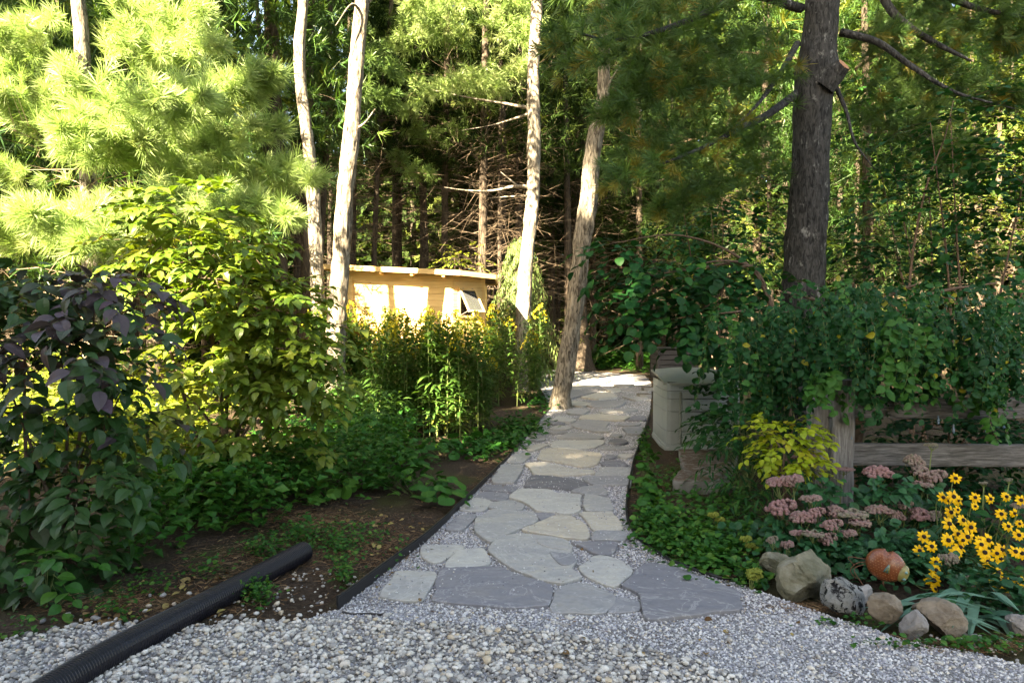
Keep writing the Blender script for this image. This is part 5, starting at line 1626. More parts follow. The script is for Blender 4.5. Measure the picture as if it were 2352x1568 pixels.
# bush with big round leaves arching towards the path
rb = thing('arching_bush', 'bush with large round dark green leaves arching toward the path over storage box', 'shrub', (3.6, 8.7, 0))
Os, Ds = [], []
for (vx, vy, rx, ry, Y, n) in ((1420, 575, 60, 26, 8.2, 14), (1480, 640, 100, 40, 8.2, 26), (1460, 705, 80, 45, 8.2, 22), (1560, 680, 110, 70, 8.3, 40), (1570, 730, 90, 40, 8.2, 26), (1650, 740, 100, 70, 8.4, 34), (1600, 610, 110, 40, 8.5, 26), (1720, 660, 120, 70, 8.5, 36), (1660, 800, 60, 40, 8.1, 12)):
    c = P(vx, vy, Y); s_ = Y / FPX
    o, d = ell(n, c, (rx * s_, .4, ry * s_), .5); Os.append(o); Ds.append(unit(d * [1, .8, .3] + [-.35, -.2, -.1]))
Os, Ds = np.concatenate(Os), np.concatenate(Ds)
pos, dr, nm, sz, tw = sprays(Os, Ds, .36, 6, .115, .5, spread=.8)
flora(rb, 'leaf', M_DARK, LEAF_ROUND, pos, dr, nm, sz, np.clip(R.normal(.5, .25, len(pos)), 0, .93), 260)
twig_mesh(rb, tw, .003)
for tp in ((1400, 560, 8.2), (1440, 640, 8.2), (1480, 740, 8.2), (1560, 620, 8.4), (1660, 640, 8.5)):
    g = Geo(); tube(g, [(3.6, 8.7, -.05), (3.45, 8.7, 1.2), P(1720, 610, 8.6), P((tp[0] + 1720) / 2, tp[1] - 20, 8.4), P(*tp)], [.03, .025, .02, .012, .004], 6, 24, rough=.1); g.build('stem', M_TWIG, rb, smooth=True)

# weeping vine shrub over the fence
wv = thing('weeping_shrub', 'weeping shrub with hanging leafy strands draped over the wooden fence', 'shrub', (3.4, 6.6, 0))
O, L_ = [], []
for (vx0, vx1, vy0, vy1, Y0, Y1, l0, l1, n) in ((1660, 1800, 690, 790, 6.3, 7.0, .5, .85, 46), (1760, 1960, 650, 760, 6.0, 6.8, .6, 1.15, 80), (1900, 2110, 640, 740, 5.6, 6.6, .5, .95, 70), (2060, 2352, 640, 760, 5.6, 6.6, .5, .9, 90), (1720, 1900, 790, 880, 6.0, 6.4, .35, .6, 40), (1890, 2080, 800, 860, 5.3, 5.6, .25, .6, 24), (2080, 2352, 780, 860, 5.3, 5.6, .15, .45, 40), (2352, 2480, 640, 800, 5.6, 6.4, .4, .8, 24), (1640, 1870, 700, 800, 5.9, 6.2, .55, .95, 40), (1890, 2340, 680, 780, 5.3, 5.55, .5, .8, 56), (2015, 2050, 720, 760, 5.35, 5.5, .6, .8, 6), (2080, 2150, 740, 780, 5.35, 5.5, .6, .8, 9), (1880, 1910, 850, 880, 5.35, 5.42, .25, .4, 4), (2250, 2290, 860, 900, 5.4, 5.5, .3, .5, 6)):
    for q in range(n):
        O.append(P(R.uniform(vx0, vx1), R.uniform(vy0, vy1), R.uniform(Y0, Y1))); L_.append(R.uniform(l0, l1))
O, L_ = Q(O), Q(L_)
N = len(O)
D = unit(np.c_[R.normal(0, .35, N), R.normal(-.25, .3, N), R.normal(.1, .2, N)])
kk = 22
wob_a, wob_f, wob_p = R.uniform(.02, .12, N), R.uniform(2, 6, N), R.uniform(0, 6.28, N)
pos, dr, nm = [], [], []
side = unit(np.cross(D * [1, 1, 0] + [0, 0, .001], [0, 0, 1.]))
for q, t in enumerate(np.linspace(.05, 1, kk)):
    s_ = L_ * t
    hx = .32 * L_ * (1 - np.exp(-2.6 * t))
    p = O + D * [1, 1, 0] * hx[:, None] + np.c_[np.zeros((N, 2)), .10 * L_ * np.sin(np.minimum(t * 3, 1.57)) - L_ * .92 * t ** 1.25]
    p = p + side * (wob_a * np.sin(t * wob_f + wob_p))[:, None]
    sg = 1 if q % 2 else -1
    d = unit(side * sg * .9 + np.c_[np.zeros((N, 2)), np.full(N, -.55)] + D * [.3, .3, 0] + R.normal(0, .25, (N, 3)))
    pos.append(p); dr.append(d); nm.append(unit(D * [1, 1, 0] + [0, -.5, .35] + R.normal(0, .3, (N, 3))))
strand = np.stack(pos, 1)
sztw = np.tile(np.where(np.arange(N) >= N - 25, 1.5, R.uniform(.75, 1.35, N)), kk)
pos, dr, nm = np.concatenate(pos), np.concatenate(dr), np.concatenate(nm)
sz = .052 * sztw * R.uniform(.75, 1.2, len(pos))
br_ = np.where(np.arange(N) >= N - 25, .9, R.normal(.42, .22, N))
tn = np.clip(np.tile(br_, kk) + R.normal(0, .1, len(pos)), 0, .92); tn = np.where(R.uniform(size=len(pos)) < .012, .98, tn)
dk_ = R.uniform(size=len(pos)) > .12
pos, dr, nm, sz, tn = pos[dk_], unit(dr[dk_] + R.normal(0, .3, (dk_.sum(), 3))), unit(nm[dk_] + R.normal(0, .3, (dk_.sum(), 3))), sz[dk_] * R.uniform(.6, 1.3, dk_.sum()), tn[dk_]
flora(wv, 'leaf', M_DARK, LEAF_OVAL, pos, dr, nm, sz, tn, 300)
g = Geo()
for q in range(0, kk - 1, 3): twigs(g, strand[:, q], strand[:, min(q + 3, kk - 1)], .0022)
g.build('strands', M_STEM, wv)
for tp in ((1650, 720, 6.7), (1790, 670, 6.5), (1960, 650, 6.3), (2120, 650, 6.2), (2290, 650, 6.2)):
    g = Geo(); tube(g, [(3.4, 6.8, -.05), (3.4, 6.8, 1.3), Q([3.4, 6.8, 1.3]) * .4 + P(*tp) * .6 + [0, 0, .2], P(*tp)], [.05, .04, .02, .007], 7, 20, rough=.12); g.build('stem', M_TWIG, wv, smooth=True)
# bushes filling the shade under the pine
def bush(label, blobs, leaf, mt, tpl, k=7, L=.35, tone=(.1, .8), parts=0, stems=4, droop=.3, name='understory_bush'):
    Os, Ds = [], []
    for (vx, vy, rx, ry, Y, n) in blobs:
        c = P(vx, vy, Y); s_ = Y / FPX
        o, d = ell(n, c, (rx * s_, max(.4, rx * s_ * .7), ry * s_), .5); Os.append(o); Ds.append(unit(d * [1, 1, .35] + [0, -.1, 0]))
    Os, Ds = np.concatenate(Os), np.concatenate(Ds)
    b = Os.mean(0)
    t = thing(name, label, 'shrub', (b[0], b[1], 0))
    pos, dr, nm, sz, tw = sprays(Os, Ds, L, k, leaf, droop, spread=.8)
    tn = np.clip(np.tile(R.uniform(*tone, len(Os)), k) + R.normal(0, .08, len(pos)), 0, 1)
    flora(t, 'leaf', mt, tpl, pos, dr, nm, sz, tn, parts)
    twig_mesh(t, tw, .004)
    shrub_stems(t, (b[0], b[1], -.05), [Os[int(q)] for q in R.integers(0, len(Os), stems)], .02)
    return t
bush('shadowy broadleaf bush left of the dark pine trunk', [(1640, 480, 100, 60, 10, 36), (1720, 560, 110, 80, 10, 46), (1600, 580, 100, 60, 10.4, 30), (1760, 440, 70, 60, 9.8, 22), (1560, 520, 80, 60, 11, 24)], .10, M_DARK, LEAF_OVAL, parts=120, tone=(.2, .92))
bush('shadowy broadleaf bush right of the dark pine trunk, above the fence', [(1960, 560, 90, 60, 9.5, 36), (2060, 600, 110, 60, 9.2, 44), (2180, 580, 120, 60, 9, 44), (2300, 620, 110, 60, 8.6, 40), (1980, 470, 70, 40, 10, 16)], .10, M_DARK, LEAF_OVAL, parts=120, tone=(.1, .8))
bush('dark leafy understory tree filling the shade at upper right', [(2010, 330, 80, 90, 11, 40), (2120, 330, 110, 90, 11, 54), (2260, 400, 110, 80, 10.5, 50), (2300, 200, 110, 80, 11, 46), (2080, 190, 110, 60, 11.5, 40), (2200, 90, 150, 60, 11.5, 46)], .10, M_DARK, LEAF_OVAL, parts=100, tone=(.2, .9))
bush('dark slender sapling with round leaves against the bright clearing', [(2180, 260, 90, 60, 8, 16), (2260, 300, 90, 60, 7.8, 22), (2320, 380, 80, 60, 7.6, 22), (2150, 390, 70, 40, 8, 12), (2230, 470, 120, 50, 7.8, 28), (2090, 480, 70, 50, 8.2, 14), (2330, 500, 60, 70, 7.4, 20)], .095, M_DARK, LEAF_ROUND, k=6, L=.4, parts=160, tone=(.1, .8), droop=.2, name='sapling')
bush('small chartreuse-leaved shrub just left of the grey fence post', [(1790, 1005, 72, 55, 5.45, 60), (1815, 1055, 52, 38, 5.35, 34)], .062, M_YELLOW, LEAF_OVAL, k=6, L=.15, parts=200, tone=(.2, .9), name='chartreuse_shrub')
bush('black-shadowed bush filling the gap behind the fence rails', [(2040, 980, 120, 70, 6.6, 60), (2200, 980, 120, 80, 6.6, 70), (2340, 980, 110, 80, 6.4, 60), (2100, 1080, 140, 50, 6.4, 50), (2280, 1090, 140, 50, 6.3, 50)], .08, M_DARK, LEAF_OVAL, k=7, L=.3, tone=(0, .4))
g = Geo(); tube(g, [P(2096, 760, 8) * [1, 1, 0], P(2100, 560, 8), P(2130, 420, 8), P(2175, 300, 8), P(2190, 230, 8)], [.022, .016, .012, .008, .004], 6, 20, rough=.1)
tag(g.build('thin_sapling', M_TWIG, smooth=True), 'thin bare sapling stem rising to right of big pine trunk', 'sapling')
# sunlit thicket beyond the fence
for lab, bl in (('sunlit yellow-green thicket glowing beyond the fence at right frame edge', [(2280, 480, 140, 90, 15, 60), (2380, 560, 120, 90, 14, 50)]),
    ('sunlit thicket glowing between pine trunk and right-hand sapling', [(2060, 420, 110, 100, 16, 60), (2160, 520, 110, 80, 16, 46)]),
    ('tall sunlit thicket behind upper pine branches at right', [(2160, 180, 170, 130, 18, 90), (2320, 240, 140, 130, 18, 80), (2040, 250, 100, 120, 18, 50)]),
    ('green thicket in half shade behind the arching bush', [(1660, 420, 110, 120, 17, 60), (1760, 560, 110, 110, 16, 46), (1560, 560, 90, 100, 18, 40)])):
    bush(lab, bl, .16, M_FAR, LEAF_SMALL, k=8, L=.6, tone=(.2, 1), stems=3, name='thicket')
# greenery behind the shrubs on the left and behind the shed
for lab, bl in (('sunlit bush low behind the gap between the two left shrubs', [(360, 980, 110, 90, 9.4, 56), (280, 880, 90, 90, 10, 40), (420, 880, 90, 80, 9.8, 30)]),
    ('sunlit bush behind the purple shrub at left edge', [(90, 880, 170, 150, 8.8, 80), (200, 1010, 140, 90, 8.4, 50)]),
    ('sunlit leafy sapling clump behind right end of shed roof', [(1065, 600, 60, 34, 18, 26), (1035, 615, 40, 26, 18.2, 14)]),
    ('sunlit green bush at foot of the bright pale trunk', [(1260, 770, 60, 60, 21, 34), (1240, 810, 50, 40, 20.5, 24), (1180, 760, 50, 60, 21, 20)])):
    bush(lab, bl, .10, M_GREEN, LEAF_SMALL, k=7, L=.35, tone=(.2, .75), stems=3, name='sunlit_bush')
# drooping small spruce by the shed
sp_c = P(1195, 745, 19.0)
st = thing('young_spruce', 'young spruce with drooping pale green sprays right of the shed', 'tree', (sp_c[0], 19.0, 0))
g = Geo(); tube(g, [(sp_c[0], 19, -.1), (sp_c[0], 19, 4.1)], [.07, .01], 8, 8); g.build('trunk', M_FORESTBARK, st, smooth=True)
n = 420
z = R.uniform(.3, 4.0, n); a_ = R.uniform(0, 2 * math.pi, n); rr = (4.15 - z) * .30 * R.uniform(.5, 1.1, n) + .08
o = np.c_[sp_c[0] + np.cos(a_) * rr * .4, 19 + np.sin(a_) * rr * .4, z + .1]
pos, dr, nm, sz, tw = sprays(o, np.c_[np.cos(a_), np.sin(a_), np.full(n, -.05)], rr + .2, 14, .16, .9, spread=.5)
g = Geo(); g.inst(LEAF_NARROW, frames(dr + [0, 0, -.5], nm) * sz[:, None, None], pos, R.uniform(0, 1, len(pos))); g.build('crown', M_SPRUCE, st)
twig_mesh(st, tw, .005)

# ================================================================== GOLDENROD
def goldenrod_meshes(h, n, flower, seed):
    r = np.random.default_rng(seed)
    gS, gL, gF = Geo(), Geo(), Geo()
    bend = r.normal(0, .06, 2)
    ax_ = lambda t: Q([bend[0] * t * t * h, bend[1] * t * t * h, h * t])
    tube(gS, [ax_(t) for t in np.linspace(0, 1, 6)], np.linspace(.0055, .002, 6), 5, 8)
    t = np.linspace(.1, .96, n); a = np.arange(n) * 2.4 + r.normal(0, .3, n)
    pos = np.stack([ax_(q) for q in t])
    d = np.c_[np.cos(a), np.sin(a), r.normal(.35, .2, n) + (t - .5) * .5]
    nm = np.c_[-np.cos(a) * .4, -np.sin(a) * .4, np.ones(n)]
    L = .16 * (1 - .55 * np.abs(t - .55)) * r.uniform(.8, 1.2, n)
    gL.inst(LEAF_NARROW, frames(d, nm) * (L[:, None, None] * [1.35, 1, 1]), pos, np.clip(r.uniform(.1, .7, n) + np.where(t < .22, .3, 0), 0, 1))
    if flower:
        m = 60
        u = r.uniform(0, 1, m); aa = r.uniform(0, 6.28, m)
        rad = .09 * (1 - u) ** .8 + .01
        pp_ = np.stack([ax_(.86 + .2 * q) for q in u]) + np.c_[np.cos(aa) * rad, np.sin(aa) * rad, .04 * np.sin(rad * 20) - rad * .2]
        gF.inst(LEAF_SMALL, frames(r.normal(size=(m, 3)) + [0, 0, .4], r.normal(size=(m, 3))) * (.03 * r.uniform(.6, 1.2, m))[:, None, None] * [1.6, 1, 1], pp_, r.uniform(0, 1, m))
    else:
        gF.inst(LEAF_SMALL, frames(r.normal(size=(14, 3)) + [0, 0, 1], r.normal(size=(14, 3))) * .025, np.stack([ax_(.96 + .05 * q) for q in r.uniform(0, 1, 14)]), .1)
    return gS.mesh('stem', M_STEM), gL.mesh('leaves', M_GOLDLEAF), gF.mesh('flower_plume', M_GOLD)
GV = [goldenrod_meshes(1.0, 62, q % 4 == 1, 500 + q) for q in range(9)]
def goldenrod(x, y, h, v, label, group):
    t = thing('goldenrod', label, 'wildflower', (x, y, 0), group)
    ms = GV[v]
    a = R.uniform(0, 6.28)
    M = np.array([[math.cos(a), -math.sin(a), 0], [math.sin(a), math.cos(a), 0], [0, 0, 1]]) * h + np.array([[0, 0, R.normal(0, .05)], [0, 0, R.normal(0, .05)], [0, 0, 0]]) * h
    for nm_, me_ in zip(('stem', 'leaves', 'flower_plume'), ms):
        o_ = place(nm_, me_, t, M, (x, y, 0))
        if nm_ == 'flower_plume': o_['kind'] = 'stuff'
K1 = ('tall dark green goldenrod stem in the shaded front clump beside the path', 'goldenrod in the front clump')
K2 = ('sunlit yellow-flowered goldenrod in the patch in front of the shed', 'goldenrod in front of the shed')
K3 = ('thin yellow-topped goldenrod beside the bright pale trunk', 'goldenrod by the pale trunk')
for q in range(86):
    vx = R.uniform(860, 1125); Y = R.uniform(9.6, 11.2)
    p_ = P(vx, 900, Y); topv = 775 - 40 * math.sin((vx - 850) / 260 * 3.1) + R.uniform(-25, 60)
    goldenrod(p_[0], p_[1], (P(vx, topv, Y)[2]) / 1.02, int(R.choice([0, 2, 3, 5, 6, 8, 0, 2, 3, 4])), *K1)
for q in range(105):
    vx = R.uniform(735, 1130); Y = R.uniform(13.2, 14.55)
    topv = 745 + R.uniform(-28, 45) - (30 if vx < 800 else 0)
    p_ = P(vx, 900, Y); goldenrod(p_[0], p_[1], P(vx, topv, Y)[2], int(R.integers(0, 9)), *K2)
for q in range(46):
    vx = R.uniform(730, 910); Y = R.uniform(13.0, 14.4); p_ = P(vx, 900, Y)
    goldenrod(p_[0], p_[1], P(vx, 728 + R.uniform(-22, 30), Y)[2], int(R.integers(0, 9)), *K2)
for q in range(26):
    vx = R.uniform(1115, 1240); Y = R.uniform(13.5, 16.5)
    topv = 720 + R.uniform(-10, 80)
    p_ = P(vx, 900, Y); goldenrod(p_[0], p_[1], P(vx, topv, Y)[2], int(R.choice([1, 2, 4, 5, 7, 8])), *K3)

# ================================================================== LOW PLANTS
def heart_plant(label, spots, leaf, Y=None, h=(.08, .22), mt=M_COVER, tone=(.1, .75)):
    pos = []
    for vx, vy, rx, ry, n in spots:
        for q in range(n):
            u = R.normal(0, .5, 2); pos.append(G(vx + rx * u[0], vy + ry * u[1]))
    pos = Q(pos); n = len(pos)
    c = pos.mean(0)
    t = thing('broad_leaf_plant', label, 'plant', (c[0], c[1], 0))
    p_ = pos + np.c_[np.zeros((n, 2)), R.uniform(*h, n)]
    out = unit((pos - c) * [1, 1, 0] + R.normal(0, .2, (n, 3)))
    d = unit(out * [1, 1, 0] + [0, -.25, -.35] + R.normal(0, .25, (n, 3)))
    nm = unit(np.c_[out[:, :2] * .3, np.ones(n)] + R.normal(0, .25, (n, 3)))
    sz = leaf * R.uniform(.6, 1.2, n)
    flora(t, 'leaf', mt, LEAF_HEART, p_, d, nm, sz, R.uniform(*tone, n), n)
    g = Geo(); b = np.c_[c[0] + (pos[:, 0] - c[0]) * .4, c[1] + (pos[:, 1] - c[1]) * .4, np.full(n, -.01)]; twigs(g, b, p_, .003); g.build('stalks', M_STEM, t)
heart_plant('broad heart-leaved plant spilling onto edging at left of the path', [(1020, 1150, 60, 34, 34), (950, 1120, 50, 26, 20), (885, 1115, 40, 20, 14)], .135)
heart_plant('broad-leaved patch below the front goldenrod clump', [(1010, 1050, 60, 24, 22), (1110, 1020, 30, 16, 12), (960, 1070, 40, 20, 12)], .16)
heart_plant('yellowish heart-leaved sprout on the bare soil left of path', [(735, 1150, 36, 24, 12), (790, 1140, 26, 14, 8)], .14, tone=(.6, 1))
heart_plant('round-leaved violet clump hugging the right edging below storage box', [(1480, 1110, 20, 34, 22), (1500, 1070, 24, 24, 14), (1478, 1160, 20, 20, 14)], .095)
heart_plant('round-leaved violets in front of the short concrete slab', [(1590, 1150, 50, 14, 16), (1660, 1140, 26, 10, 6)], .07, h=(.03, .10))

def carpet(name, spots, leaf, mt, tpl, h=(.01, .09), tone=(0, 1), z0=0.0):
    g = Geo()
    for vx, vy, rx, ry, n in spots:
        u = R.normal(0, .5, (n, 2))
        pos = Q([G(vx + rx * a, min(1600, max(vy + ry * b, 800))) for a, b in u])
        pos = pos + np.c_[np.zeros((n, 2)), R.uniform(*h, n)]
        a = R.uniform(0, 6.28, n)
        d = np.c_[np.cos(a), np.sin(a), R.normal(.1, .3, n)]
        nm = R.normal(0, .35, (n, 3)) + [0, 0, 1]
        g.inst(tpl, frames(d, nm) * (leaf * R.uniform(.5, 1.3, n))[:, None, None], pos, R.uniform(*tone, n))
    return g.build(name, mt, kind='stuff')
carpet('ground_cover', [(1500, 1210, 50, 40, 420), (1560, 1250, 80, 40, 620), (1640, 1290, 90, 40, 560), (1500, 1150, 40, 50, 300), (1600, 1200, 90, 40, 420), (1700, 1240, 80, 60, 420), (1730, 1330, 50, 20, 120), (1560, 1110, 60, 40, 240), (1480, 1030, 14, 40, 160), (1700, 1160, 90, 40, 300)], .05, M_COVER, LEAF_ROUND)
carpet('ground_ivy', [(1200, 990, 60, 26, 420), (1140, 1030, 60, 20, 300), (1170, 1010, 50, 26, 300), (1080, 1040, 60, 24, 260), (1240, 930, 30, 20, 200)], .075, M_COVER, LEAF_ROUND, (.02, .14), (0, .6))
carpet('undergrowth', [(800, 1030, 130, 60, 1500), (700, 1080, 120, 50, 800), (900, 1060, 90, 40, 700), (400, 1190, 160, 50, 900), (650, 1140, 140, 34, 900), (520, 1200, 160, 36, 700), (330, 1260, 120, 40, 400), (850, 1120, 100, 30, 500), (760, 960, 100, 60, 1200)], .10, M_COVER, LEAF_SMALL, (.02, .5), (.2, .92))
carpet('woodland_floor_plants', [(1430, 838, 90, 5, 1500), (1500, 842, 60, 5, 700), (1380, 845, 40, 4, 400)], .2, M_COVER, LEAF_OVAL, (.0, .7), (.3, 1))
carpet('border_weeds', [(1950, 1440, 120, 10, 60), (2100, 1490, 160, 8, 80), (2250, 1490, 120, 16, 160), (1720, 1350, 40, 8, 60)], .035, M_COVER, LEAF_OVAL, (.0, .06))
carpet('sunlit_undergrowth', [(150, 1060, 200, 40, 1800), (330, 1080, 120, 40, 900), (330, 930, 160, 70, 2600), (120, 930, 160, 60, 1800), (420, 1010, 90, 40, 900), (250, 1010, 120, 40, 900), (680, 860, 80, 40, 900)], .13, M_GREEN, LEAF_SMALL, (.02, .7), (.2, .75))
carpet('fine_weeds', [(800, 1000, 110, 70, 1300), (740, 930, 100, 60, 1000), (860, 930, 60, 60, 600), (900, 1010, 60, 60, 700)], .16, M_GOLDLEAF, LEAF_NARROW, (.05, .75), (0, .6))
carpet('weeds', [(780, 1260, 60, 44, 520), (690, 1240, 60, 24, 360), (610, 1275, 60, 20, 300), (590, 1380, 36, 24, 260), (790, 1330, 26, 26, 160), (850, 1240, 50, 30, 120), (470, 1320, 60, 20, 100), (330, 1360, 80, 20, 140), (60, 1465, 60, 12, 80), (250, 1420, 90, 20, 90), (900, 1290, 60, 60, 50)], .032, M_COVER, LEAF_OVAL, (.0, .12))
carpet('lawn', [(1420, 835, 120, 8, 1600), (1470, 850, 60, 6, 500), (1250, 830, 50, 10, 700), (1560, 840, 60, 8, 500), (1180, 860, 120, 16, 1800), (950, 850, 260, 20, 3000), (300, 860, 400, 40, 4000)], .17, M_COVER, LEAF_NARROW, (.0, .22), (.2, 1))
carpet('fallen_leaves', [(700, 1220, 160, 60, 120), (900, 1250, 120, 80, 90), (500, 1350, 160, 60, 90), (300, 1420, 160, 30, 60), (1650, 1300, 120, 50, 50), (1150, 1120, 40, 30, 24), (1200, 1300, 300, 120, 16), (1500, 1480, 500, 60, 26)], .04, leaf_mat('dry_leaves', [(0, (.10, .055, .025)), (.6, (.22, .14, .07)), (1, (.30, .24, .08))], .1, .8, .1), LEAF_OVAL, (.004, .03))
# pine needle litter and small sticks
g = Geo()
for vx, vy, rx, ry, n in ((2230, 1488, 150, 14, 700), (1850, 1400, 140, 14, 400), (720, 1195, 110, 26, 1500), (850, 1250, 150, 70, 1800), (600, 1290, 200, 60, 1500), (350, 1390, 250, 40, 1200), (1130, 1110, 50, 40, 700), (1620, 1270, 160, 70, 800), (1500, 1120, 60, 50, 500), (1200, 1460, 600, 60, 260), (1345, 850, 70, 6, 500)):
    u = R.normal(0, .55, (n, 2)); pos = Q([G(vx + rx * a, min(1590, max(vy + ry * b, 815))) for a, b in u]) + np.c_[np.zeros((n, 2)), R.uniform(.004, .022, n)]
    a = R.uniform(0, 6.28, n); L_ = R.uniform(.03, .10, n)
    twigs(g, pos, pos + np.c_[np.cos(a) * L_, np.sin(a) * L_, R.normal(0, .012, n)], R.uniform(.0008, .0022, n), R.uniform(0, 1, n))
m_, nt, out = mat('needle_litter'); finish(nt, out, ramp(nt, tone_out(nt), [(0, (.05, .03, .02)), (.5, (.17, .09, .045)), (1, (.30, .20, .11))]), .85, .1)
g.build('needle_litter', m_, kind='stuff')

# ---- sedum with dusty pink heads
SED = [((1790, 1105, 30, 20), .9), ((1822, 1098, 28, 22), .8), ((1850, 1047, 28, 14), .9), ((1938, 1075, 24, 8), .8), ((2018, 1082, 34, 26), 1.0), ((2100, 1055, 22, 24), .4), ((2110, 1078, 26, 20), .5), ((2140, 1020, 16, 8), .2), ((2150, 1088, 30, 24), .6), ((2120, 1108, 22, 16), .5),
       ((1800, 1158, 36, 30), 1.0), ((1842, 1185, 28, 24), .8), ((1866, 1142, 26, 16), .6), ((1878, 1172, 22, 18), .9), ((1915, 1170, 24, 20), .7), ((1955, 1175, 36, 18), .35), ((1975, 1195, 24, 18), .7), ((2018, 1168, 30, 18), .6), ((2060, 1182, 18, 20), .6), ((2080, 1155, 22, 16), .5), ((2106, 1176, 30, 22), 1.0), ((2145, 1180, 20, 20), .3),
       ((1835, 1222, 22, 10), .8), ((1868, 1222, 24, 14), .4), ((1915, 1200, 26, 20), .8), ((1905, 1232, 22, 24), .7), ((1948, 1222, 24, 16), .7), ((1810, 1248, 16, 18), .7), ((1776, 1236, 14, 14), .3), ((2180, 1280, 24, 26), .3), ((2232, 1330, 26, 26), .35), ((2228, 1360, 20, 14), .2), ((2340, 1160, 18, 12), .4), ((2260, 1108, 10, 6), .2), ((2318, 1100, 10, 6), .2)]
def floret_head(q):
    r = np.random.default_rng(700 + q)
    g = Geo(); n = 150
    d = unit(r.normal(size=(n, 3)) * [1, 1, .8]); d[:, 2] = np.abs(d[:, 2]) - .25
    clus = r.normal(size=(9, 3)); clus[:, 2] = abs(clus[:, 2]); clus = unit(clus) * .55
    c = clus[r.integers(0, 9, n)] * [1, 1, .7]
    pos = c + d * .42
    sz = r.uniform(.10, .17, n)
    g.inst(ICO1, np.einsum('n,ij->nij', sz, np.eye(3)), pos, 0)
    return g
HEADS = {}
def head_mesh(v, tone):
    key = (v, round(tone, 1))
    if key not in HEADS:
        g = floret_head(v); r = np.random.default_rng(v)
        nv = len(ICO1[0]); cnt_ = sum(len(a) for a in g.v) // nv
        g.t = [np.repeat(np.clip(tone + r.normal(0, .16, cnt_), 0, 1), nv)]
        HEADS[key] = g.mesh('flower_head', M_PINK)
    return HEADS[key]
def sedum_clump(label, heads, bx, by, Yc, n_leaf):
    b = P(bx, by, Yc) * [1, 1, 0]
    t = thing('sedum', label, 'flowers', (b[0], b[1], 0))
    gst = Geo()
    for ((vx, vy, rx, ry), tone) in heads:
        Y = Yc + (1190 - vy) * .0032 + R.uniform(-.05, .05)
        p_ = P(vx, vy, Y); s_ = Y / FPX
        M = np.diag([rx * s_ * 1.12, (rx + ry) / 2 * s_ * 1.05, ry * s_ * 1.2])
        place('flower_head', head_mesh(int(R.integers(0, 5)), tone), t, M, p_ - [0, 0, ry * s_ * .4])
        base = Q([b[0] + (p_[0] - b[0]) * .7, b[1] + (p_[1] - b[1]) * .6 + .05, -.02])
        mid = base * .45 + p_ * .55 + [0, 0, .03]
        tube(gst, [base, mid, p_ - [0, 0, ry * s_]], [.006, .005, .004], 5, 8)
        for q in range(5):
            e = p_ + np.array([R.normal(0, rx * s_ * .5), R.normal(0, rx * s_ * .5), 0]); tube(gst, [p_ - [0, 0, ry * s_ * 2.0], e - [0, 0, ry * s_ * .5]], [.003, .002], 4)
    gst.build('stems', M_STEM, t)
    return t, b
def sedum_leaves(t, blobs, parts):
    pos, dr, nm = [], [], []
    for (vx, vy, rx, ry, Y, n) in blobs:
        s_ = Y / FPX
        o, d = ell(n, P(vx, vy, Y), (rx * s_, .16, ry * s_), .6)
        pos.append(o); dr.append(unit(d * [1, 1, .4] + [0, -.55, -.35] + R.normal(0, .3, (n, 3)))); nm.append(unit(R.normal(0, .3, (n, 3)) + [0, -.55, .9]))
    pos, dr, nm = map(np.concatenate, (pos, dr, nm))
    flora(t, 'leaf', M_SEDUMLEAF, LEAF_OVAL, pos, dr, nm, .082 * R.uniform(.6, 1.2, len(pos)), R.uniform(0, 1, len(pos)), parts)
ta, _ = sedum_clump('sedum clump at left with the pinkest dense heads, above the mossy boulder', [h for h in SED if h[0][0] < 1990 and h[0][1] > 1090], 1870, 1330, 4.55, 0)
sedum_leaves(ta, [(1850, 1240, 90, 40, 4.55, 110), (1930, 1260, 80, 36, 4.5, 90), (1800, 1220, 50, 50, 4.7, 60), (1900, 1130, 90, 30, 4.9, 60), (1870, 1285, 90, 22, 4.4, 70), (1700, 1230, 60, 40, 5.0, 50)], 220)
tb_, _ = sedum_clump('sedum clump with greyer pink heads between fence post and yellow daisies', [h for h in SED if 1990 <= h[0][0] < 2200 and 1012 < h[0][1] < 1240], 2080, 1320, 4.75, 0)
sedum_leaves(tb_, [(2050, 1240, 80, 40, 4.5, 100), (2130, 1250, 60, 50, 4.6, 70), (2040, 1130, 70, 40, 4.9, 70), (2130, 1140, 50, 40, 5.0, 50), (2050, 1290, 70, 30, 4.4, 50), (2150, 1310, 50, 40, 4.4, 50)], 220)
tc_, _ = sedum_clump('tall thin sedum stems with small pink heads against the fence', [h for h in SED if h[0][0] < 1990 and h[0][1] <= 1090], 1900, 1290, 5.0, 0)
sedum_leaves(tc_, [(1870, 1110, 50, 30, 5.0, 30)], 30)
td_, _ = sedum_clump('faded brownish sedum heads below and behind the yellow daisies', [h for h in SED if h[0][0] >= 2160 ], 2250, 1400, 4.45, 0)
sedum_leaves(td_, [(2230, 1380, 70, 20, 4.2, 30)], 30)

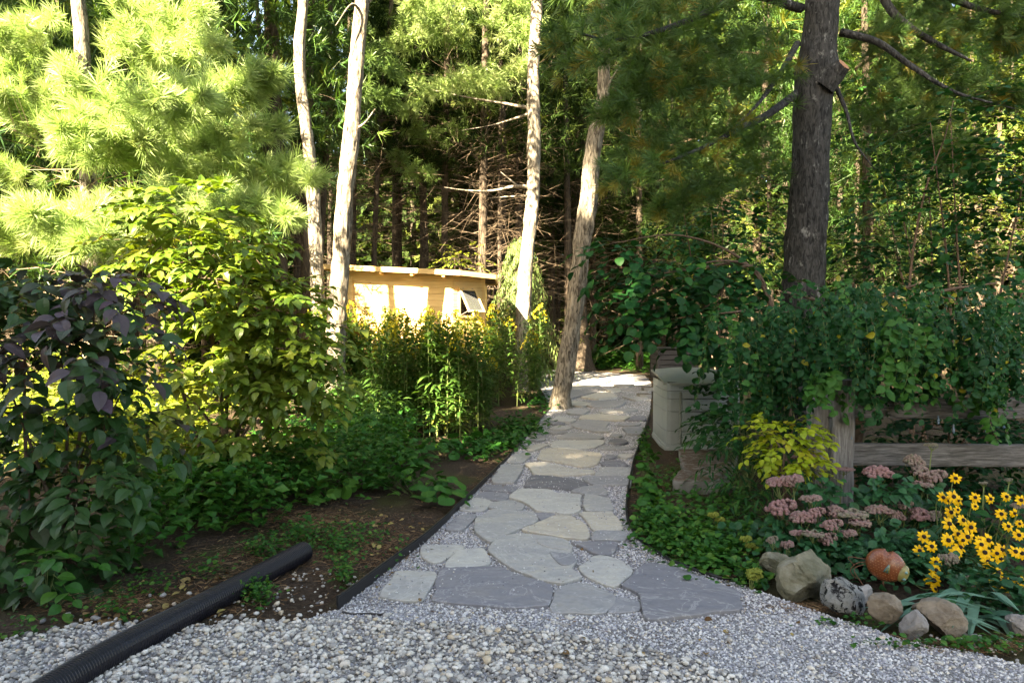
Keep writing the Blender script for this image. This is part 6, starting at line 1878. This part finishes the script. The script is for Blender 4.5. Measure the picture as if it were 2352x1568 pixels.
# ---- black-eyed susans
FL = [(2195, 1098), (2166, 1142), (2178, 1150), (2190, 1140), (2200, 1148), (2240, 1142), (2240, 1162), (2275, 1145), (2312, 1140), (2345, 1148), (2184, 1176), (2200, 1170), (2212, 1194), (2316, 1208), (2342, 1202), (2122, 1232), (2140, 1254), (2112, 1264), (2178, 1240), (2200, 1226), (2212, 1240), (2206, 1256), (2222, 1232), (2196, 1268), (2254, 1250), (2262, 1268), (2250, 1240), (2270, 1240), (2300, 1262), (2298, 1282), (2290, 1270), (2332, 1266), (2348, 1270), (2282, 1300), (2292, 1314), (2298, 1336), (2310, 1348), (2286, 1342), (2322, 1340), (2348, 1336), (2150, 1290), (2150, 1308), (2144, 1332), (2148, 1352), (2254, 1336), (2270, 1290), (2180, 1202), (2300, 1180), (2330, 1178), (2230, 1120 + 90), (2340, 1228)]
def susan_flower(q):
    r = np.random.default_rng(900 + q)
    g = Geo(); n = 9 + q % 3
    a = np.arange(n) * 6.2832 / n + r.normal(0, .08, n)
    d = np.c_[np.cos(a), np.sin(a), r.normal(-.12, .14, n)]
    g.inst(leaf_tpl(.24, 4, -.15, .15, .55, .5), frames(d, np.tile([0, 0, 1.], (n, 1))) * r.uniform(.9, 1.08, n)[:, None, None], d * .18, r.uniform(0, 1, n))
    gd = Geo(); gd.add(ICO2[0] * [.36, .36, .3] + [0, 0, .10], ICO2[1])
    return g.mesh('flower', M_PETAL), gd.mesh('disc', M_DISC, smooth=True)
SUS = [susan_flower(q) for q in range(5)]
def susans(label, fl, bx):
    b = P(bx, 1400, 4.5) * [1, 1, 0]
    t = thing('yellow_daisies', label, 'flowers', (b[0], b[1], 0))
    gs_ = Geo()
    for vx, vy in fl:
        Y = 3.93 + (1350 - vy) * .0030 + R.uniform(-.05, .06)
        p_ = P(vx, vy, Y); rad = R.uniform(.031, .042) * (1.0 if R.uniform() > .15 else .75)
        nrm = unit(Q([R.normal(0, .22), -.95, .42 + R.normal(0, .18)]))
        X = unit(np.cross([0, 0, 1.], nrm)); Yv = np.cross(nrm, X)
        a = R.uniform(0, 6.28); M = np.stack([X * math.cos(a) + Yv * math.sin(a), -X * math.sin(a) + Yv * math.cos(a), nrm], 1) * rad
        me = SUS[int(R.integers(0, 5))]
        f = place('flower', me[0], t, M, p_)
        dd = bpy.data.objects.new('disc', me[1]); COL.objects.link(dd); dd.parent = f
        base = Q([b[0] + (p_[0] - b[0]) * .75, b[1] + .1, -.02]); mid = (base + p_) / 2 + [0, .06, .03]
        tube(gs_, [base, mid, p_ - nrm * .03, p_], [.004, .0032, .0028, .003], 5, 10)
    gs_.build('stems', M_STEM, t)
    return t
s1 = susans('yellow daisies with dark centres scattered beside the orange ornament', [f for f in FL if f[0] < 2235], 2190)
s2 = susans('dense yellow dark-centred daisies at right edge of frame', [f for f in FL if f[0] >= 2235], 2310)
for t_, bl in ((s1, [(2190, 1210, 70, 60, 4.75, 80), (2190, 1310, 60, 60, 4.5, 70)]), (s2, [(2290, 1220, 90, 90, 4.75, 110), (2300, 1340, 80, 60, 4.5, 80), (2340, 1150, 60, 40, 5.0, 40)])):
    pos, dr, nm = [], [], []
    for (vx, vy, rx, ry, Y, n) in bl:
        o, d = ell(n, P(vx, vy, Y), (rx * Y / FPX, .22, ry * Y / FPX), .6); pos.append(o); dr.append(unit(d * [1, 1, .3] + [0, -.3, -.3])); nm.append(unit(R.normal(0, .4, (n, 3)) + [0, -.4, 1]))
    pos, dr, nm = map(np.concatenate, (pos, dr, nm))
    flora(t_, 'leaf', M_DARK, LEAF_OVAL, pos, dr, nm, .10 * R.uniform(.6, 1.2, len(pos)), R.uniform(.1, .85, len(pos)), 90)

# ---- strap leaves over the rocks, lamb's ear, lime buds
def strap(label, vx, vy, Y, n, L, wide=1.0, mt=M_GREYLEAF, fan=1.0):
    c = P(vx, vy, Y); t = thing('strap_leaf_plant', label, 'plant', (c[0], c[1], 0))
    a = R.uniform(-fan * 1.6, fan * 1.6, n)
    d = np.c_[np.sin(a), -np.abs(np.cos(a)) * .6, R.uniform(.15, .8, n)]
    pos = np.tile(c, (n, 1)) + R.normal(0, .02, (n, 3))
    M = frames(d, np.c_[-d[:, 0] * .3, np.zeros(n), np.ones(n)]); sz = L * R.uniform(.6, 1.2, n)
    mes = []
    for q in range(4):
        g = Geo(); g.add(LEAF_STRAP[0] * [wide, 1, 1], LEAF_STRAP[1], q / 4 + .1); mes.append(g.mesh('leaf', mt))
    for q in range(n): place('leaf', mes[q % 4], t, M[q] * sz[q], pos[q])
    return t
strap('grey-green strap-leaved plant flopping over the pale upright cobble', 2125, 1408, 3.72, 22, .30)
strap('long strap leaves reaching right under the daisies', 2230, 1390, 3.85, 16, .40)
strap('broad woolly grey leaves beside the wide brownish boulder', 2245, 1425, 3.65, 9, .2, 2.6)
strap('low grey-green rosette at lower right corner of bed', 2320, 1440, 3.75, 12, .14, 3.0)
def lime(label, spots):
    c = G(spots[0][0], spots[0][1] + 40); t = thing('lime_sedum', label, 'plant', (c[0], c[1], 0))
    for vx, vy, r_ in spots:
        Y = c[1]; p_ = P(vx, vy, Y); g = floret_head(int(vx) % 5); 
        for q in range(len(g.t)): g.t[q] = R.uniform(0, 1, len(g.t[q]))
        me = g.mesh('flower_head', M_LIME); place('flower_head', me, t, np.diag([r_ * Y / FPX] * 3), p_)
        gs_ = Geo(); tube(gs_, [(c[0], c[1], -.01), p_], [.004, .003], 5, 4); gs_.build('stem', M_STEM, t)
lime('lime-green budded stems leaning over creepers left of the boulder', [(1715, 1240, 16), (1725, 1255, 14), (1735, 1262, 12), (1740, 1268, 10)])
lime('lime-green bud cluster lying by the small rounded rock', [(1722, 1318, 16), (1738, 1312, 13), (1745, 1325, 11), (1728, 1328, 12)])
lime('lime-green bud cluster on the creepers nearest the concrete slab', [(1640, 1185, 15), (1655, 1196, 14), (1648, 1210, 11)])
# soil and dark leaf mass inside the flower bed
carpet('bed_greenery', [(2100, 1330, 200, 40, 700), (2250, 1400, 120, 30, 300), (1900, 1300, 120, 20, 300), (2350, 1420, 60, 30, 120), (2050, 1210, 200, 30, 500)], .06, M_SEDUMLEAF, LEAF_OVAL, (.02, .2))
